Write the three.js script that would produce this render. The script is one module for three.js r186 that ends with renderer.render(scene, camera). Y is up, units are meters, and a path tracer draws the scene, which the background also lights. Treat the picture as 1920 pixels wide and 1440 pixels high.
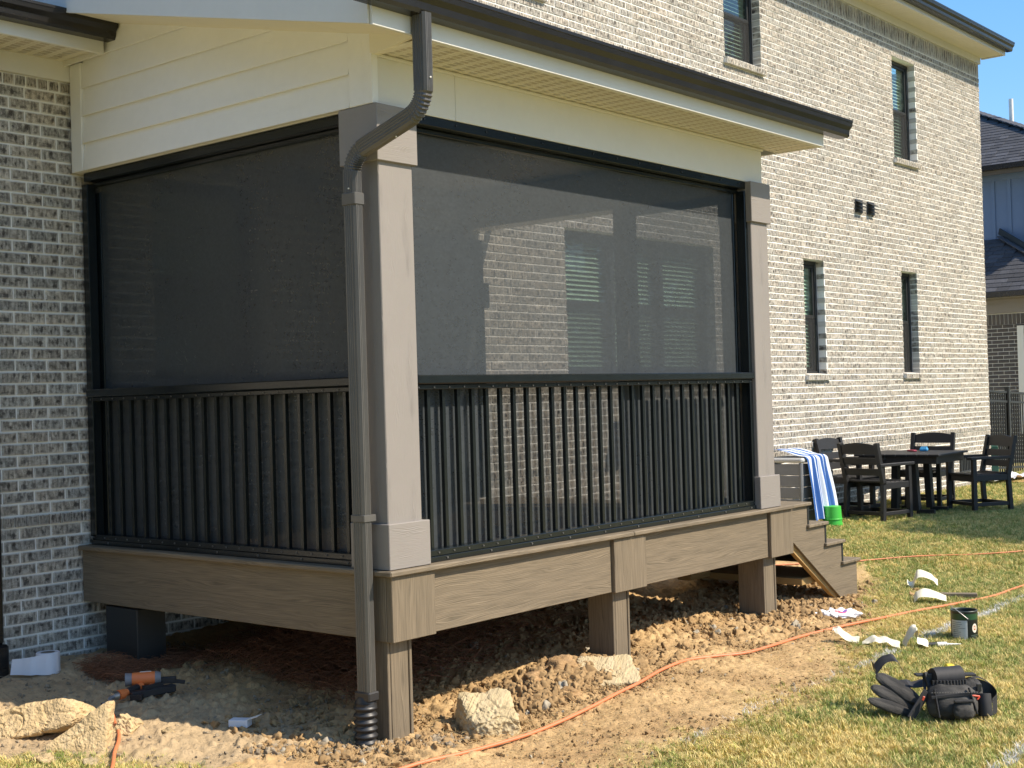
import * as THREE from 'three';
import { mergeGeometries, mergeVertices } from 'three/addons/utils/BufferGeometryUtils.js';
import { ImprovedNoise } from 'three/addons/math/ImprovedNoise.js';

// ------------------------------------------------------------------ camera, sky, sun, exposure
const scene = new THREE.Scene();
const camera = new THREE.PerspectiveCamera(32.14, 4 / 3, 0.1, 600);
camera.position.set(-4.5436, 0.8147, 4.5981);
camera.rotation.set(0.0108, -0.8746, -0.0297, 'YXZ');
const renderer = new THREE.WebGLRenderer({ antialias: true });
renderer.setSize(1024, 768);
renderer.toneMapping = THREE.LinearToneMapping;
renderer.toneMappingExposure = 1.66;
renderer.shadowMap.enabled = true;

const SUN = new THREE.Vector3(0.42, 1.1, 1).normalize();
{
  const W = 512, H = 256, d = new Float32Array(W * H * 4), v = new THREE.Vector3();
  for (let j = 0; j < H; j++) for (let i = 0; i < W; i++) {
    const phi = ((i + 0.5) / W - 0.5) * 2 * Math.PI, th = ((j + 0.5) / H - 0.5) * Math.PI;
    v.set(Math.cos(phi) * Math.cos(th), Math.sin(th), Math.sin(phi) * Math.cos(th));
    const e = Math.max(0, v.y), h = Math.exp(-e * 3.4), z = Math.exp(-e * 12), c = Math.max(0, v.dot(SUN));
    const glow = 0.42 * Math.pow(c, 4) + 0.9 * Math.pow(c, 60);
    const k = (j * W + i) * 4;
    d[k] = 0.036 + 0.225 * h + 0.4 * z + glow;
    d[k + 1] = 0.175 + 0.375 * h + 0.35 * z + glow * 0.97;
    d[k + 2] = 0.48 + 0.36 * h + 0.26 * z + glow * 0.9;
    if (v.y < 0) { d[k] = 0.2; d[k + 1] = 0.19; d[k + 2] = 0.13; }
    d[k + 3] = 1;
  }
  const t = new THREE.DataTexture(d, W, H, THREE.RGBAFormat, THREE.FloatType);
  t.mapping = THREE.EquirectangularReflectionMapping; t.magFilter = THREE.LinearFilter; t.needsUpdate = true;
  scene.background = t; scene.environment = t;
}
const sun = new THREE.DirectionalLight(0xfff0da, 4.4);
sun.position.copy(SUN).multiplyScalar(60).add(new THREE.Vector3(6, 0, 0));
sun.target.position.set(6, 0, 0);
sun.castShadow = true; sun.shadow.mapSize.set(4096, 4096);
Object.assign(sun.shadow.camera, { left: -22, right: 22, top: 16, bottom: -16, near: 5, far: 120 });
scene.add(sun, sun.target);

// ------------------------------------------------------------------ helpers
let seed = 12345;
const rnd = () => { seed = (seed + 0x6d2b79f5) | 0; let t = Math.imul(seed ^ (seed >>> 15), 1 | seed); t = (t + Math.imul(t ^ (t >>> 7), 61 | t)) ^ t; return ((t ^ (t >>> 14)) >>> 0) / 4294967296; };
const rr = (a, b) => a + (b - a) * rnd();
const clamp = (x, a = 0, b = 1) => Math.min(b, Math.max(a, x));
const ss = (a, b, x) => { const t = clamp((x - a) / (b - a)); return t * t * (3 - 2 * t); };
const mix = (a, b, t) => a + (b - a) * t;
const PN = new ImprovedNoise();
const n3 = (x, y, z) => PN.noise(x + 37.3, y + 11.7, z + 5.1);
const fbm = (x, y, z, o = 4) => { let s = 0, a = 1, t = 0; for (let i = 0; i < o; i++) { s += a * n3(x, y, z); t += a; a *= 0.5; x *= 2.03; y *= 2.03; z *= 2.03; } return s / t; };
const hash = (i, j, s) => { let h = Math.imul(i, 374761393) ^ Math.imul(j, 668265263) ^ Math.imul(s, 974634777); h = Math.imul(h ^ (h >>> 13), 1274126177); return ((h ^ (h >>> 16)) >>> 0) / 4294967296; };
const md = (a, n) => ((a % n) + n) % n;
const vn = (x, y, px, py, s) => { const i = Math.floor(x), j = Math.floor(y), f = x - i, g = y - j, u = f * f * (3 - 2 * f), w = g * g * (3 - 2 * g); const q = (a, b) => hash(md(a, px), md(b, py), s); return mix(mix(q(i, j), q(i + 1, j), u), mix(q(i, j + 1), q(i + 1, j + 1), u), w); };
// tileable fractal noise on the unit square with fx by fy cells
const tn = (u, v, fx, fy, s, o = 4) => { let r = 0, a = 1, t = 0; for (let k = 0; k < o; k++) { r += a * vn(u * fx, v * fy, fx, fy, s + k * 7); t += a; a *= 0.55; fx *= 2; fy *= 2; } return r / t; };
const toS = (c) => 255 * (c <= 0.0031308 ? 12.92 * c : 1.055 * Math.pow(clamp(c), 1 / 2.4) - 0.055);
function tex(w, h, fn, color = true) {
  const d = new Uint8Array(w * h * 4);
  for (let j = 0; j < h; j++) for (let i = 0; i < w; i++) {
    const c = fn((i + 0.5) / w, (j + 0.5) / h, i, j), k = (j * w + i) * 4;
    for (let q = 0; q < 3; q++) { const x = Array.isArray(c) ? c[q] : c; d[k + q] = color ? toS(clamp(x)) : 255 * clamp(x); }
    d[k + 3] = 255;
  }
  const t = new THREE.DataTexture(d, w, h); t.wrapS = t.wrapT = THREE.RepeatWrapping; t.magFilter = THREE.LinearFilter; t.minFilter = THREE.LinearMipmapLinearFilter; t.generateMipmaps = true;
  if (color) t.colorSpace = THREE.SRGBColorSpace; t.needsUpdate = true; return t;
}
const rep = (t, x, y) => { const c = t.clone(); c.repeat.set(x, y); c.needsUpdate = true; return c; };
const col = (r, g, b) => new THREE.Color().setRGB(r, g, b);
const std = (o) => new THREE.MeshStandardMaterial(o);

const used = {};
const numbered = (n) => { const k = (used[n] = (used[n] ?? -1) + 1); return k ? `${n}_${String(k).padStart(3, '0')}` : n; };
function tag(o, label, category, group) { o.userData.label = label; if (category) o.userData.category = category; if (group) o.userData.group = group; return o; }
function thing(name, label, category, p = [0, 0, 0], ry = 0, group) { const o = new THREE.Group(); o.name = numbered(name); o.position.set(...p); o.rotation.y = ry; scene.add(o); return tag(o, label, category, group); }
function flat(g) { if (g.index) g = g.toNonIndexed(); for (const k of Object.keys(g.attributes)) if (!['position', 'normal', 'uv', 'color'].includes(k)) g.deleteAttribute(k); return g; }
function mg(list) { list = (Array.isArray(list) ? list : [list]).map(flat); if (list.length === 1) return list[0]; const c = list.every((g) => g.attributes.color); if (!c) list.forEach((g) => g.deleteAttribute('color')); return mergeGeometries(list); }
function M(name, geo, mat, parent, label) { const m = new THREE.Mesh(mg(geo), mat); m.name = name; m.castShadow = m.receiveShadow = true; (parent || scene).add(m); if (label) m.userData.label = label; return m; }
function T(name, geo, mat, label, category, group) { const m = M(numbered(name), geo, mat, scene); return tag(m, label, category, group); }

// bevelled box with flat faces; uv in metres, u along the grain axis
function bb(x0, x1, y0, y1, z0, z1, o = {}) {
  const { b = 0.003, g = null, uo = rnd() * 7, vo = rnd() * 7 } = o;
  const lo = [x0, y0, z0], hi = [x1, y1, z1], L = [x1 - x0, y1 - y0, z1 - z0];
  const bv = Math.min(b, L[0] * 0.3, L[1] * 0.3, L[2] * 0.3);
  const ga = g ?? L.indexOf(Math.max(...L));
  const P = [], N = [], U = [];
  // corner point c (signs), pulled to the face of axis a
  const pt = (s, a) => [0, 1, 2].map((k) => (s[k] > 0 ? hi[k] - (k === a ? 0 : bv) : lo[k] + (k === a ? 0 : bv)));
  const push = (pts, n) => {
    const v = (i) => new THREE.Vector3(...pts[i]);
    const c = v(1).sub(v(0)).cross(v(2).sub(v(0)));
    if (c.dot(new THREE.Vector3(...n)) < 0) pts = pts.slice().reverse();
    const na = n.map(Math.abs).indexOf(Math.max(...n.map(Math.abs)));
    const ua = na === ga ? (ga + 1) % 3 : ga, va = [0, 1, 2].find((k) => k !== ua && k !== na);
    const nl = Math.hypot(...n);
    for (const tr of pts.length === 4 ? [0, 1, 2, 0, 2, 3] : [0, 1, 2]) {
      const p = pts[tr]; P.push(...p); N.push(n[0] / nl, n[1] / nl, n[2] / nl);
      const uu = p[ua] + uo, vv = p[va] + vo + na * 0.37; U.push(na === ga ? vv : uu, na === ga ? uu * 0.1 : vv);
    }
  };
  for (let a = 0; a < 3; a++) for (const s of [-1, 1]) {
    const q = [[-1, -1], [1, -1], [1, 1], [-1, 1]].map(([p, r]) => { const t = [0, 0, 0]; t[a] = s; t[(a + 1) % 3] = p; t[(a + 2) % 3] = r; return pt(t, a); });
    const n = [0, 0, 0]; n[a] = s; push(q, n);
  }
  if (bv > 0.0005) {
    for (let a = 0; a < 3; a++) { const p = (a + 1) % 3, r = (a + 2) % 3; for (const s of [-1, 1]) for (const t of [-1, 1]) {
      const A = [0, 0, 0], B = [0, 0, 0]; A[a] = -1; B[a] = 1; A[p] = B[p] = s; A[r] = B[r] = t;
      const n = [0, 0, 0]; n[p] = s; n[r] = t; push([pt(A, p), pt(B, p), pt(B, r), pt(A, r)], n);
    } }
    for (const x of [-1, 1]) for (const y of [-1, 1]) for (const z of [-1, 1]) push([pt([x, y, z], 0), pt([x, y, z], 1), pt([x, y, z], 2)], [x, y, z]);
  }
  const G = new THREE.BufferGeometry();
  G.setAttribute('position', new THREE.Float32BufferAttribute(P, 3)); G.setAttribute('normal', new THREE.Float32BufferAttribute(N, 3)); G.setAttribute('uv', new THREE.Float32BufferAttribute(U, 2));
  return G;
}
const cb = (cx, cy, cz, w, h, d, o) => bb(cx - w / 2, cx + w / 2, cy - h / 2, cy + h / 2, cz - d / 2, cz + d / 2, o);
// box between two points (a bar): width w across, height h
function bar(a, b, w, h, o = {}) {
  const A = new THREE.Vector3(...a), B = new THREE.Vector3(...b), L = A.distanceTo(B);
  const g = cb(0, 0, 0, L, h, w, { b: 0.002, ...o });
  const X = B.clone().sub(A).normalize(), up = Math.abs(X.y) > 0.95 ? new THREE.Vector3(0, 0, 1) : new THREE.Vector3(0, 1, 0);
  const Z = X.clone().cross(up).normalize(), Y = Z.clone().cross(X);
  return g.applyMatrix4(new THREE.Matrix4().makeBasis(X, Y, Z).setPosition(A.add(B).multiplyScalar(0.5)));
}
// prism of a polygon in the (a, y) plane where a is z (axis 'x') or x (axis 'z'); extruded from e0 to e1
function prism(poly, e0, e1, axis = 'z') {
  const s = new THREE.Shape(poly.map(([p, q]) => new THREE.Vector2(p, q)));
  const g = new THREE.ExtrudeGeometry(s, { depth: e1 - e0, bevelEnabled: false });
  if (axis === 'z') g.translate(0, 0, e0);
  else { const m = new THREE.Matrix4().makeBasis(new THREE.Vector3(0, 0, 1), new THREE.Vector3(0, 1, 0), new THREE.Vector3(-1, 0, 0)); g.applyMatrix4(m); g.translate(e1, 0, 0); }
  return flat(g);
}
function tube(pts, r, seg = 40, rad = 8) { return flat(new THREE.TubeGeometry(new THREE.CatmullRomCurve3(pts.map((p) => new THREE.Vector3(...p))), seg, r, rad)); }
function cyl(r0, r1, h, x = 0, y = 0, z = 0, n = 20) { return flat(new THREE.CylinderGeometry(r0, r1, h, n).translate(x, y, z)); }
function lathe(pts, n = 28) { return flat(new THREE.LatheGeometry(pts.map(([x, y]) => new THREE.Vector2(x, y)), n)); }

// the lie of the land
function gbase(x, z) {
  let y = z < -2.65 ? -0.6 : z < 0 ? -0.6 - 0.18 * (z + 2.65) / 2.65 : -0.78 - 0.035 * Math.min(z, 6);
  if (x > 6) y = mix(y, Math.max(y, -0.66 - 0.02 * Math.max(0, z)), ss(6, 9, x));
  return y - 0.07 * (1 - ss(0.2, 1.6, x));
}
const bumps = [[1.25, -0.02, 0.3, 0.2, 0.055], [1.62, 0.0, 0.28, 0.2, 0.04], [0.95, 0.0, 0.2, 0.2, 0.02], [3.0, -0.35, 0.5, 0.25, 0.05], [4.0, 0.02, 0.3, 0.2, 0.03], [-0.15, -2.35, 0.25, 0.25, 0.05], [0.7, -1.5, 0.6, 0.4, 0.09], [1.9, -1.4, 0.8, 0.5, 0.08]];
function gy(x, z) {
  let y = gbase(x, z);
  for (const [bx, bz, sx, sz, h] of bumps) y += h * Math.exp(-(((x - bx) / sx) ** 2) - ((z - bz) / sz) ** 2);
  return y + 0.014 * n3(x * 1.7, 0.3, z * 1.7);
}
// 1 on lawn, 0 on bare earth
function lawn(x, z) {
  const edge = x < 2.5 ? 1.12 : x < 3.5 ? mix(1.12, 0.8, x - 2.5) : x < 4.8 ? mix(0.8, 0.25, (x - 3.5) / 1.3) : x < 6.7 ? mix(0.25, -0.75, (x - 4.8) / 1.9) : -0.75 - (x - 6.7) * 1.2;
  const w = 0.3 * fbm(x * 1.1, 1.5, z * 1.1, 3) + 0.16 * n3(x * 6, 2.5, z * 6);
  let m = ss(-0.28, 0.3, z - Math.max(edge, -2.9) + w);
  if (x < -0.5) m = Math.max(m, 0.85 * ss(0.12, 0.5, -x - 0.75 + 0.55 * (z + 0.75) + w * 0.6) * ss(-1.25, -1.0, z));
  return m;
}

// ------------------------------------------------------------------ materials
const BC = 4, BR = 12;                        // brick atlas: columns, rows
const cellOf = (u, v) => [Math.floor(u * BC), Math.floor(v * BR), (u * BC) % 1, (v * BR) % 1];
const brickFn = (u, v) => {
  const [ci, cj, a, b] = cellOf(u, v), id = ci + cj * BC, X = a * 0.2, Y = b * 0.068;
  const streak = fbm(X * 55 + id * 9, Y * 14, id, 3), fine = fbm(X * 240, Y * 190, id + 3, 3), cl = fbm(X * 24 + id * 3, Y * 30, id + 7.7, 4);
  let wash = 0.46 + 1.1 * cl + 1.0 * streak + 0.6 * fine;               // whitewash cover
  let dark = 0;
  const nk = 2 + Math.floor(3 * hash(id, 1, 4));
  for (let k = 0; k < nk; k++) {                                          // kiln spots and drips
    const sx = (k + 0.15 + 0.7 * hash(id, k, 5)) / nk * 0.2, sy = (0.15 + 0.6 * hash(id, k, 6)) * 0.068, r = 0.006 + 0.011 * hash(id, k, 7) ** 2;
    const dx = (X - sx) / r, dy = (Y - sy) / (r * (0.9 + 1.1 * hash(id, k, 8)));
    dark = Math.max(dark, (0.6 + 0.4 * hash(id, k, 9)) * ss(1.7, 0.5, Math.hypot(dx * (dy > 0 ? 1 + 0.4 * dy : 1 - 0.15 * dy), dy) + 1.1 * fine + 1.3 * streak + 0.6 * cl));
  }
  dark = Math.max(dark, 0.5 * ss(0.08, 0.4, cl - 0.5 * streak));
  const e = Math.min(a * 0.2, (1 - a) * 0.2, b * 0.068, (1 - b) * 0.068);
  const smear = ss(0.008, 0.0, e + 0.009 * fine + 0.008 * cl);
  wash = clamp(wash * 0.85 + 0.06);
  return { wash, dark: dark * 0.9, smear, fine, id };
};
const brickTex = tex(1024, 1024, (u, v) => {
  const { wash, dark, smear, fine, id } = brickFn(u, v);
  const h = hash(id, 3, 11);
  let c = [mix(0.152, 0.63, wash), mix(0.139, 0.59, wash), mix(0.118, 0.51, wash)].map((x, k) => x * (1 + (k - 1) * -0.05 * (h - 0.3)));
  c = c.map((x, k) => mix(x, [0.048, 0.042, 0.037][k], dark));
  return c.map((x, k) => mix(x, [0.74, 0.72, 0.66][k], smear * 0.8) * (1 + 0.22 * fine));
});
const brickBump = tex(1024, 1024, (u, v) => { const { wash, dark, smear, fine } = brickFn(u, v); return 0.5 + 0.25 * fine + 0.2 * wash - 0.2 * dark + 0.1 * smear; }, false);
const darkBrickTex = tex(256, 256, (u, v) => { const w = tn(u, v, 6, 12, 41, 4), h = tn(u, v, 4, 4, 42, 2); return [0.075 + 0.12 * w * h, 0.068 + 0.1 * w * h, 0.066 + 0.09 * w * h]; });
const noiseTex = tex(512, 512, (u, v) => tn(u, v, 24, 24, 3, 4), false);
const grainFn = (u, v, s) => { const w = tn(u, v, 3, 5, s, 3); const y = v + 0.16 * (w - 0.5); return { fine: tn(u, y, 10, 110, s + 1, 3), broad: tn(u, y, 3, 14, s + 2, 3), ring: 0.5 + 0.5 * Math.sin((y * 46 + 5 * tn(u, v, 2, 4, s + 3, 2)) * 6.283) }; };
const deckTex = tex(1024, 512, (u, v) => { const { fine, broad, ring } = grainFn(u, v, 20); const k = clamp(0.42 + 0.3 * broad + 1.1 * (fine - 0.5) + 0.3 * (ring - 0.5)); return [mix(0.092, 0.222, k), mix(0.075, 0.176, k), mix(0.05, 0.118, k)]; });
const grainBump = tex(1024, 512, (u, v) => { const { fine, broad, ring } = grainFn(u, v, 20); return 0.3 * fine + 0.3 * broad + 0.4 * ring; }, false);
const embossBump = tex(1024, 512, (u, v) => { const { fine, ring } = grainFn(u, v, 60); const p = ss(0.45, 0.7, tn(u, v, 3, 6, 77, 2)); return 0.5 + 0.5 * p * (ring - 0.5) + 0.25 * (fine - 0.5); }, false);
const paintTex = (r, g, b, a = 0.06) => tex(256, 256, (u, v) => { const k = 1 + a * 2 * (tn(u, v, 5, 5, 91, 5) - 0.5) + a * (tn(u, v, 40, 40, 92, 2) - 0.5); return [r * k, g * k, b * k]; });
const pineTex = tex(512, 256, (u, v) => { const { fine, broad } = grainFn(u, v, 33); const k = clamp(0.3 + 0.7 * broad + 0.5 * (fine - 0.5)); return [mix(0.26, 0.46, k), mix(0.17, 0.3, k), mix(0.06, 0.12, k)]; });

const mat = {};
mat.brick = std({ map: brickTex, bumpMap: brickBump, bumpScale: 0.004, roughness: 0.95, vertexColors: true });
mat.mortar = std({ map: rep(paintTex(0.86, 0.845, 0.79, 0.07), 2, 2), bumpMap: rep(noiseTex, 3, 3), bumpScale: 0.003, roughness: 0.97 });
mat.deck = std({ map: rep(deckTex, 0.7, 3.2), bumpMap: rep(grainBump, 0.7, 3.2), bumpScale: 0.0012, roughness: 0.72 });
mat.column = std({ map: rep(paintTex(0.24, 0.219, 0.2, 0.03), 1.5, 1.5), bumpMap: rep(embossBump, 1.4, 3), bumpScale: 0.0028, roughness: 0.6 });
mat.siding = std({ map: rep(paintTex(0.77, 0.77, 0.745, 0.03), 0.7, 0.7), bumpMap: rep(embossBump, 0.9, 4), bumpScale: 0.0012, roughness: 0.7 });
mat.trim = std({ map: rep(paintTex(0.68, 0.67, 0.62, 0.03), 0.8, 0.8), roughness: 0.5 });
mat.white = std({ color: col(0.78, 0.76, 0.7), roughness: 0.55 });
mat.black = std({ map: rep(paintTex(0.007, 0.01, 0.011, 0.3), 2, 2), roughness: 0.24 });
mat.bronze = std({ map: rep(paintTex(0.095, 0.092, 0.086, 0.12), 2, 2), roughness: 0.3 });
mat.gutter = std({ map: rep(paintTex(0.015, 0.014, 0.0135, 0.2), 1.2, 1.2), roughness: 0.27 });
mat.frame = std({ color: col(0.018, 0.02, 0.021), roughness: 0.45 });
mat.corr = std({ color: col(0.022, 0.022, 0.023), roughness: 0.45 });
mat.pine = std({ map: rep(pineTex, 0.8, 3), bumpMap: rep(grainBump, 0.8, 3), bumpScale: 0.001, roughness: 0.8 });
mat.dark = std({ color: col(0.05, 0.05, 0.05), roughness: 0.9 });
mat.room = std({ color: col(0.11, 0.115, 0.11), roughness: 0.95 });
mat.blind = std({ color: col(0.88, 0.9, 0.86), roughness: 0.6 });
mat.glass = new THREE.MeshPhysicalMaterial({ color: col(0.84, 0.93, 0.87), transmission: 1, thickness: 0, roughness: 0.01, ior: 1.6, specularIntensity: 1 });
mat.insect = std({ color: col(0.03, 0.032, 0.033), roughness: 0.8, transparent: true, opacity: 0.42 });
// porch insect screening: an open black weave
const weave = tex(512, 512, (u, v) => { const a = 0.825 + 0.05 * (tn(u, v, 9, 2, 15, 3) - 0.5) + 0.07 * (tn(u, v, 256, 256, 16, 1) - 0.5) + 0.03 * (tn(u, v, 20, 20, 17, 2) - 0.5); return a; }, false);
const weaveCol = tex(512, 512, (u, v) => { const k = 0.75 + 0.22 * tn(u, v, 110, 110, 18, 2) + 0.3 * tn(u, v, 256, 256, 19, 1); return [0.034 * k, 0.042 * k, 0.048 * k]; });
mat.screen = std({ map: rep(weaveCol, 1.1, 1.1), alphaMap: rep(weave, 1.1, 1.1), transparent: true, roughness: 0.6, side: THREE.DoubleSide });
mat.screenThin = Object.assign(mat.screen.clone(), { opacity: 0.62 });
// vinyl soffit with punched slots (real holes, the cavity behind is dark)
const slotAlpha = tex(128, 256, (u, v) => { const x = u * 100, y = (v * 300) % 36; if (x < 20 || x > 80) return 1; const k = (x - 20) % 7.5; return k > 2.2 && k < 5.2 && y > 5 && y < 31 ? 0 : 1; }, false);
mat.soffit = std({ color: col(0.72, 0.68, 0.55), roughness: 0.6, alphaMap: slotAlpha, alphaTest: 0.5, side: THREE.DoubleSide });
mat.soffitPlain = std({ color: col(0.72, 0.68, 0.55), roughness: 0.6 });
const shTex = tex(256, 256, (u, v) => { const k = tn(u, v, 60, 60, 51, 2) * 0.7 + 0.3 * tn(u, v, 6, 4, 52, 3); return [0.028 + 0.055 * k, 0.029 + 0.056 * k, 0.033 + 0.06 * k]; });
mat.shingle = [0.75, 1, 1.3].map((k) => std({ map: shTex, color: col(k, k, k * 1.02), bumpMap: rep(noiseTex, 4, 4), bumpScale: 0.003, roughness: 0.95 }));
const stoneTex = (r, g, b, s) => tex(512, 512, (u, v) => { const k = 0.62 + 0.5 * tn(u, v, 6, 6, s, 5) + 0.25 * (tn(u, v, 70, 70, s + 9, 2) - 0.5), q = tn(u, v, 9, 9, s + 4, 3); return [r * k, g * k * (0.96 + 0.06 * q), b * k * (0.85 + 0.25 * q)]; });
const stoneBump = tex(512, 512, (u, v) => 0.6 * tn(u, v, 14, 14, 61, 5) + 0.4 * tn(u, v, 60, 60, 66, 2), false);
mat.stone = std({ map: stoneTex(0.56, 0.42, 0.23, 70), bumpMap: stoneBump, bumpScale: 0.012, roughness: 0.95 });
mat.stonePale = std({ map: stoneTex(0.52, 0.42, 0.25, 80), bumpMap: stoneBump, bumpScale: 0.01, roughness: 0.95 });
mat.clod = std({ map: stoneTex(0.42, 0.265, 0.125, 90), bumpMap: stoneBump, bumpScale: 0.01, roughness: 1 });
mat.orange = std({ color: col(0.72, 0.19, 0.05), roughness: 0.5 });
mat.hose = std({ map: rep(paintTex(0.62, 0.2, 0.085, 0.12), 6, 1), roughness: 0.5 });
mat.chair = std({ color: col(0.014, 0.014, 0.015), roughness: 0.5, bumpMap: rep(grainBump, 1, 2), bumpScale: 0.0006 });

// ------------------------------------------------------------------ brickwork
const PITCH = 0.2035, COURSE = 0.0705, JOINT = 0.0105, YB = -0.775;
const gridY = (y) => YB + Math.round((y - YB) / COURSE) * COURSE;
// one brick at real size, its face on z = 0, running back into the wall; uv from one cell of the atlas
function brickGeo(w, h, d, cell, tone, flip, rough = 0) {
  const b = 0.004, x = w / 2, y = h / 2, j = () => (rnd() - 0.5) * rough;
  const F = [[-x + b, -y + b, j()], [x - b, -y + b, j()], [x - b, y - b, j()], [-x + b, y - b, j()]];
  const E = [[-x, -y, -b], [x, -y, -b], [x, y, -b], [-x, y, -b]], K = E.map(([p, q]) => [p, q, -d]);
  const P = [], U = [], ci = cell % BC, cj = Math.floor(cell / BC) % BR;
  const uv = (p, zz) => { let a = clamp((p[0] + x) / Math.max(w, 0.19) , 0.02, 0.98), c = clamp((p[1] + y) / Math.max(h, 0.06), 0.03, 0.97); if (flip & 1) a = 1 - a; if (flip & 2 && h < 0.07) c = 1 - c; if (zz) a = clamp(a + p[2] * 2, 0.02, 0.98); return [(ci + a) / BC, (cj + c) / BR]; };
  const quad = (q, side) => { for (const k of [0, 1, 2, 0, 2, 3]) { P.push(...q[k]); U.push(...uv(q[k], side)); } };
  quad(F);
  for (let k = 0; k < 4; k++) { const n = (k + 1) % 4; quad([E[k], E[n], F[n], F[k]]); quad([K[k], K[n], E[n], E[k]], true); }
  const g = new THREE.BufferGeometry();
  g.setAttribute('position', new THREE.Float32BufferAttribute(P, 3)); g.setAttribute('uv', new THREE.Float32BufferAttribute(U, 2));
  const C = []; for (let k = 0; k < P.length / 3; k++) C.push(...tone); g.setAttribute('color', new THREE.Float32BufferAttribute(C, 3));
  g.computeVertexNormals(); return g;
}
const tone = () => { const k = rr(0.86, 1.08), w = rr(-0.015, 0.015); return [k * (1 + w), k, k * (1 - w)]; };
const variants = Array.from({ length: 40 }, (_, i) => brickGeo(PITCH - JOINT, COURSE - JOINT, 0.1, i, tone(), i % 4, 0.004));
// bricks of a wall facing +z: [x0, x1, y0, y1, proud]
function courses(x0, x1, y0, y1, holes, special = {}) {
  const out = [], k0 = Math.round((y0 - YB) / COURSE), k1 = Math.round((y1 - YB) / COURSE);
  for (let k = k0; k < k1; k++) {
    const ya = YB + k * COURSE, sp = special[k]; if (sp === 'skip') continue;
    const hh = sp ? sp.h : COURSE, ym = ya + hh / 2, pitch = sp ? sp.pitch : PITCH, off = sp ? 0 : (k % 2) * PITCH / 2;
    let cuts = [[x0, x1]];
    for (const [a, b, c, d] of holes) if (ym > c && ym < d) cuts = cuts.flatMap(([p, q]) => (b <= p || a >= q ? [[p, q]] : [[p, a], [b, q]].filter(([m, n]) => n - m > 0.015)));
    for (const [p, q] of cuts) {
      if (sp && sp.from !== undefined && q < sp.from) continue;
      for (let i = Math.floor((p - off) / pitch); off + i * pitch < q; i++) {
        const a = Math.max(p - (p === x0 ? 0 : JOINT / 2), off + i * pitch), b = Math.min(q + (q === x1 ? 0 : JOINT / 2), off + (i + 1) * pitch);
        if (b - a > 0.03) out.push([a + JOINT / 2, b - JOINT / 2, ya + JOINT / 2, ya + hh - JOINT / 2, sp ? sp.proud : 0]);
      }
    }
  }
  return out;
}
function brickMesh(br, parent, zf) {
  const [a, b, c, d, pr] = br, m = new THREE.Mesh(variants[Math.floor(rnd() * 40)], mat.brick);
  m.name = 'brick'; m.position.set((a + b) / 2, (c + d) / 2, zf + pr + rr(-0.002, 0.002)); m.scale.set((b - a) / (PITCH - JOINT), (d - c) / (COURSE - JOINT), 1);
  m.rotation.z = rr(-0.006, 0.006); m.castShadow = m.receiveShadow = true; parent.add(m);
}
function brickMass(list, zf) {
  return list.map(([a, b, c, d, pr]) => { const g = brickGeo(b - a, d - c, 0.1, Math.floor(rnd() * 48), tone(), Math.floor(rnd() * 4), 0.004); g.rotateZ(rr(-0.005, 0.005)); return g.translate((a + b) / 2, (c + d) / 2, zf + pr + rr(-0.002, 0.002)); });
}
// sloping-sided gutter profile (in z, y), front towards +z
const gutterPoly = (z, y, w = 0.115, h = 0.115) => [[z, y], [z + w * 0.62, y], [z + w * 0.7, y + h * 0.16], [z + w * 0.74, y + h * 0.42], [z + w * 0.93, y + h * 0.62], [z + w * 0.97, y + h * 0.84], [z + w, y + h * 0.86], [z + w, y + h], [z + w * 0.95, y + h], [z + w * 0.95, y + h * 0.93], [z, y + h * 0.9]];

// ------------------------------------------------------------------ the brick house
const WZ = -2.65;                                                            // face of the long brick wall
const house = thing('brick_house', 'whitewashed brick house with black windows behind the screened porch', 'house');
const WIN = {                                                                // x0, x1, y0, y1
  porch: [0.57, 1.44, 0.98, 2.34], triple: [4.93, 7.46, 0.98, 2.32], lowA: [9.44, 9.95, 0.98, 2.32], lowB: [12.15, 12.65, 0.98, 2.32],
  upA: [3.9, 4.72, 4.34, 5.44], upB: [7.82, 8.6, 4.34, 5.44], upC: [12.06, 12.8, 3.79, 5.13],
};
for (const k in WIN) { const w = WIN[k]; w[2] = gridY(w[2]); w[3] = gridY(w[3]); }
const holes = Object.values(WIN);
const XR = 15.15, kTop = Math.round((5.57 - YB) / COURSE), kHead = Math.round((0.12 - YB) / COURSE), kLeft = Math.round((2.82 - YB) / COURSE);
const topY = YB + kTop * COURSE, leftTop = YB + kLeft * COURSE;
const headers = { h: COURSE, pitch: 0.0735, proud: 0.012 };
const specL = { [kHead]: headers, [kLeft - 1]: { h: COURSE, pitch: 0.0735, proud: 0 } };
const specR = { [kHead]: headers, [kTop - 3]: { h: COURSE * 3, pitch: 0.0735, proud: 0 }, [kTop - 2]: 'skip', [kTop - 1]: 'skip' };
const listL = courses(-5.4, 3.5, -0.775, leftTop, holes, specL), listR = courses(3.5, XR, -0.775, topY, holes, specR);
const camP = camera.position;
const inView = (b) => { const x = (b[0] + b[1]) / 2, y = (b[2] + b[3]) / 2; return (x > -0.62 && x < 0.0) || (x > 3.9 && y > 2.75 + (x - 3.5) * 0.0 && y > 3.85 - (x - 4.2) * 0.28 && x < 9); };
const dist = (b) => Math.hypot((b[0] + b[1]) / 2 - camP.x, (b[2] + b[3]) / 2 - camP.y, WZ - camP.z);
const near = [...listL, ...listR].filter(inView).sort((p, q) => dist(p) - dist(q)).slice(0, 300);
const nearSet = new Set(near);
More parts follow.
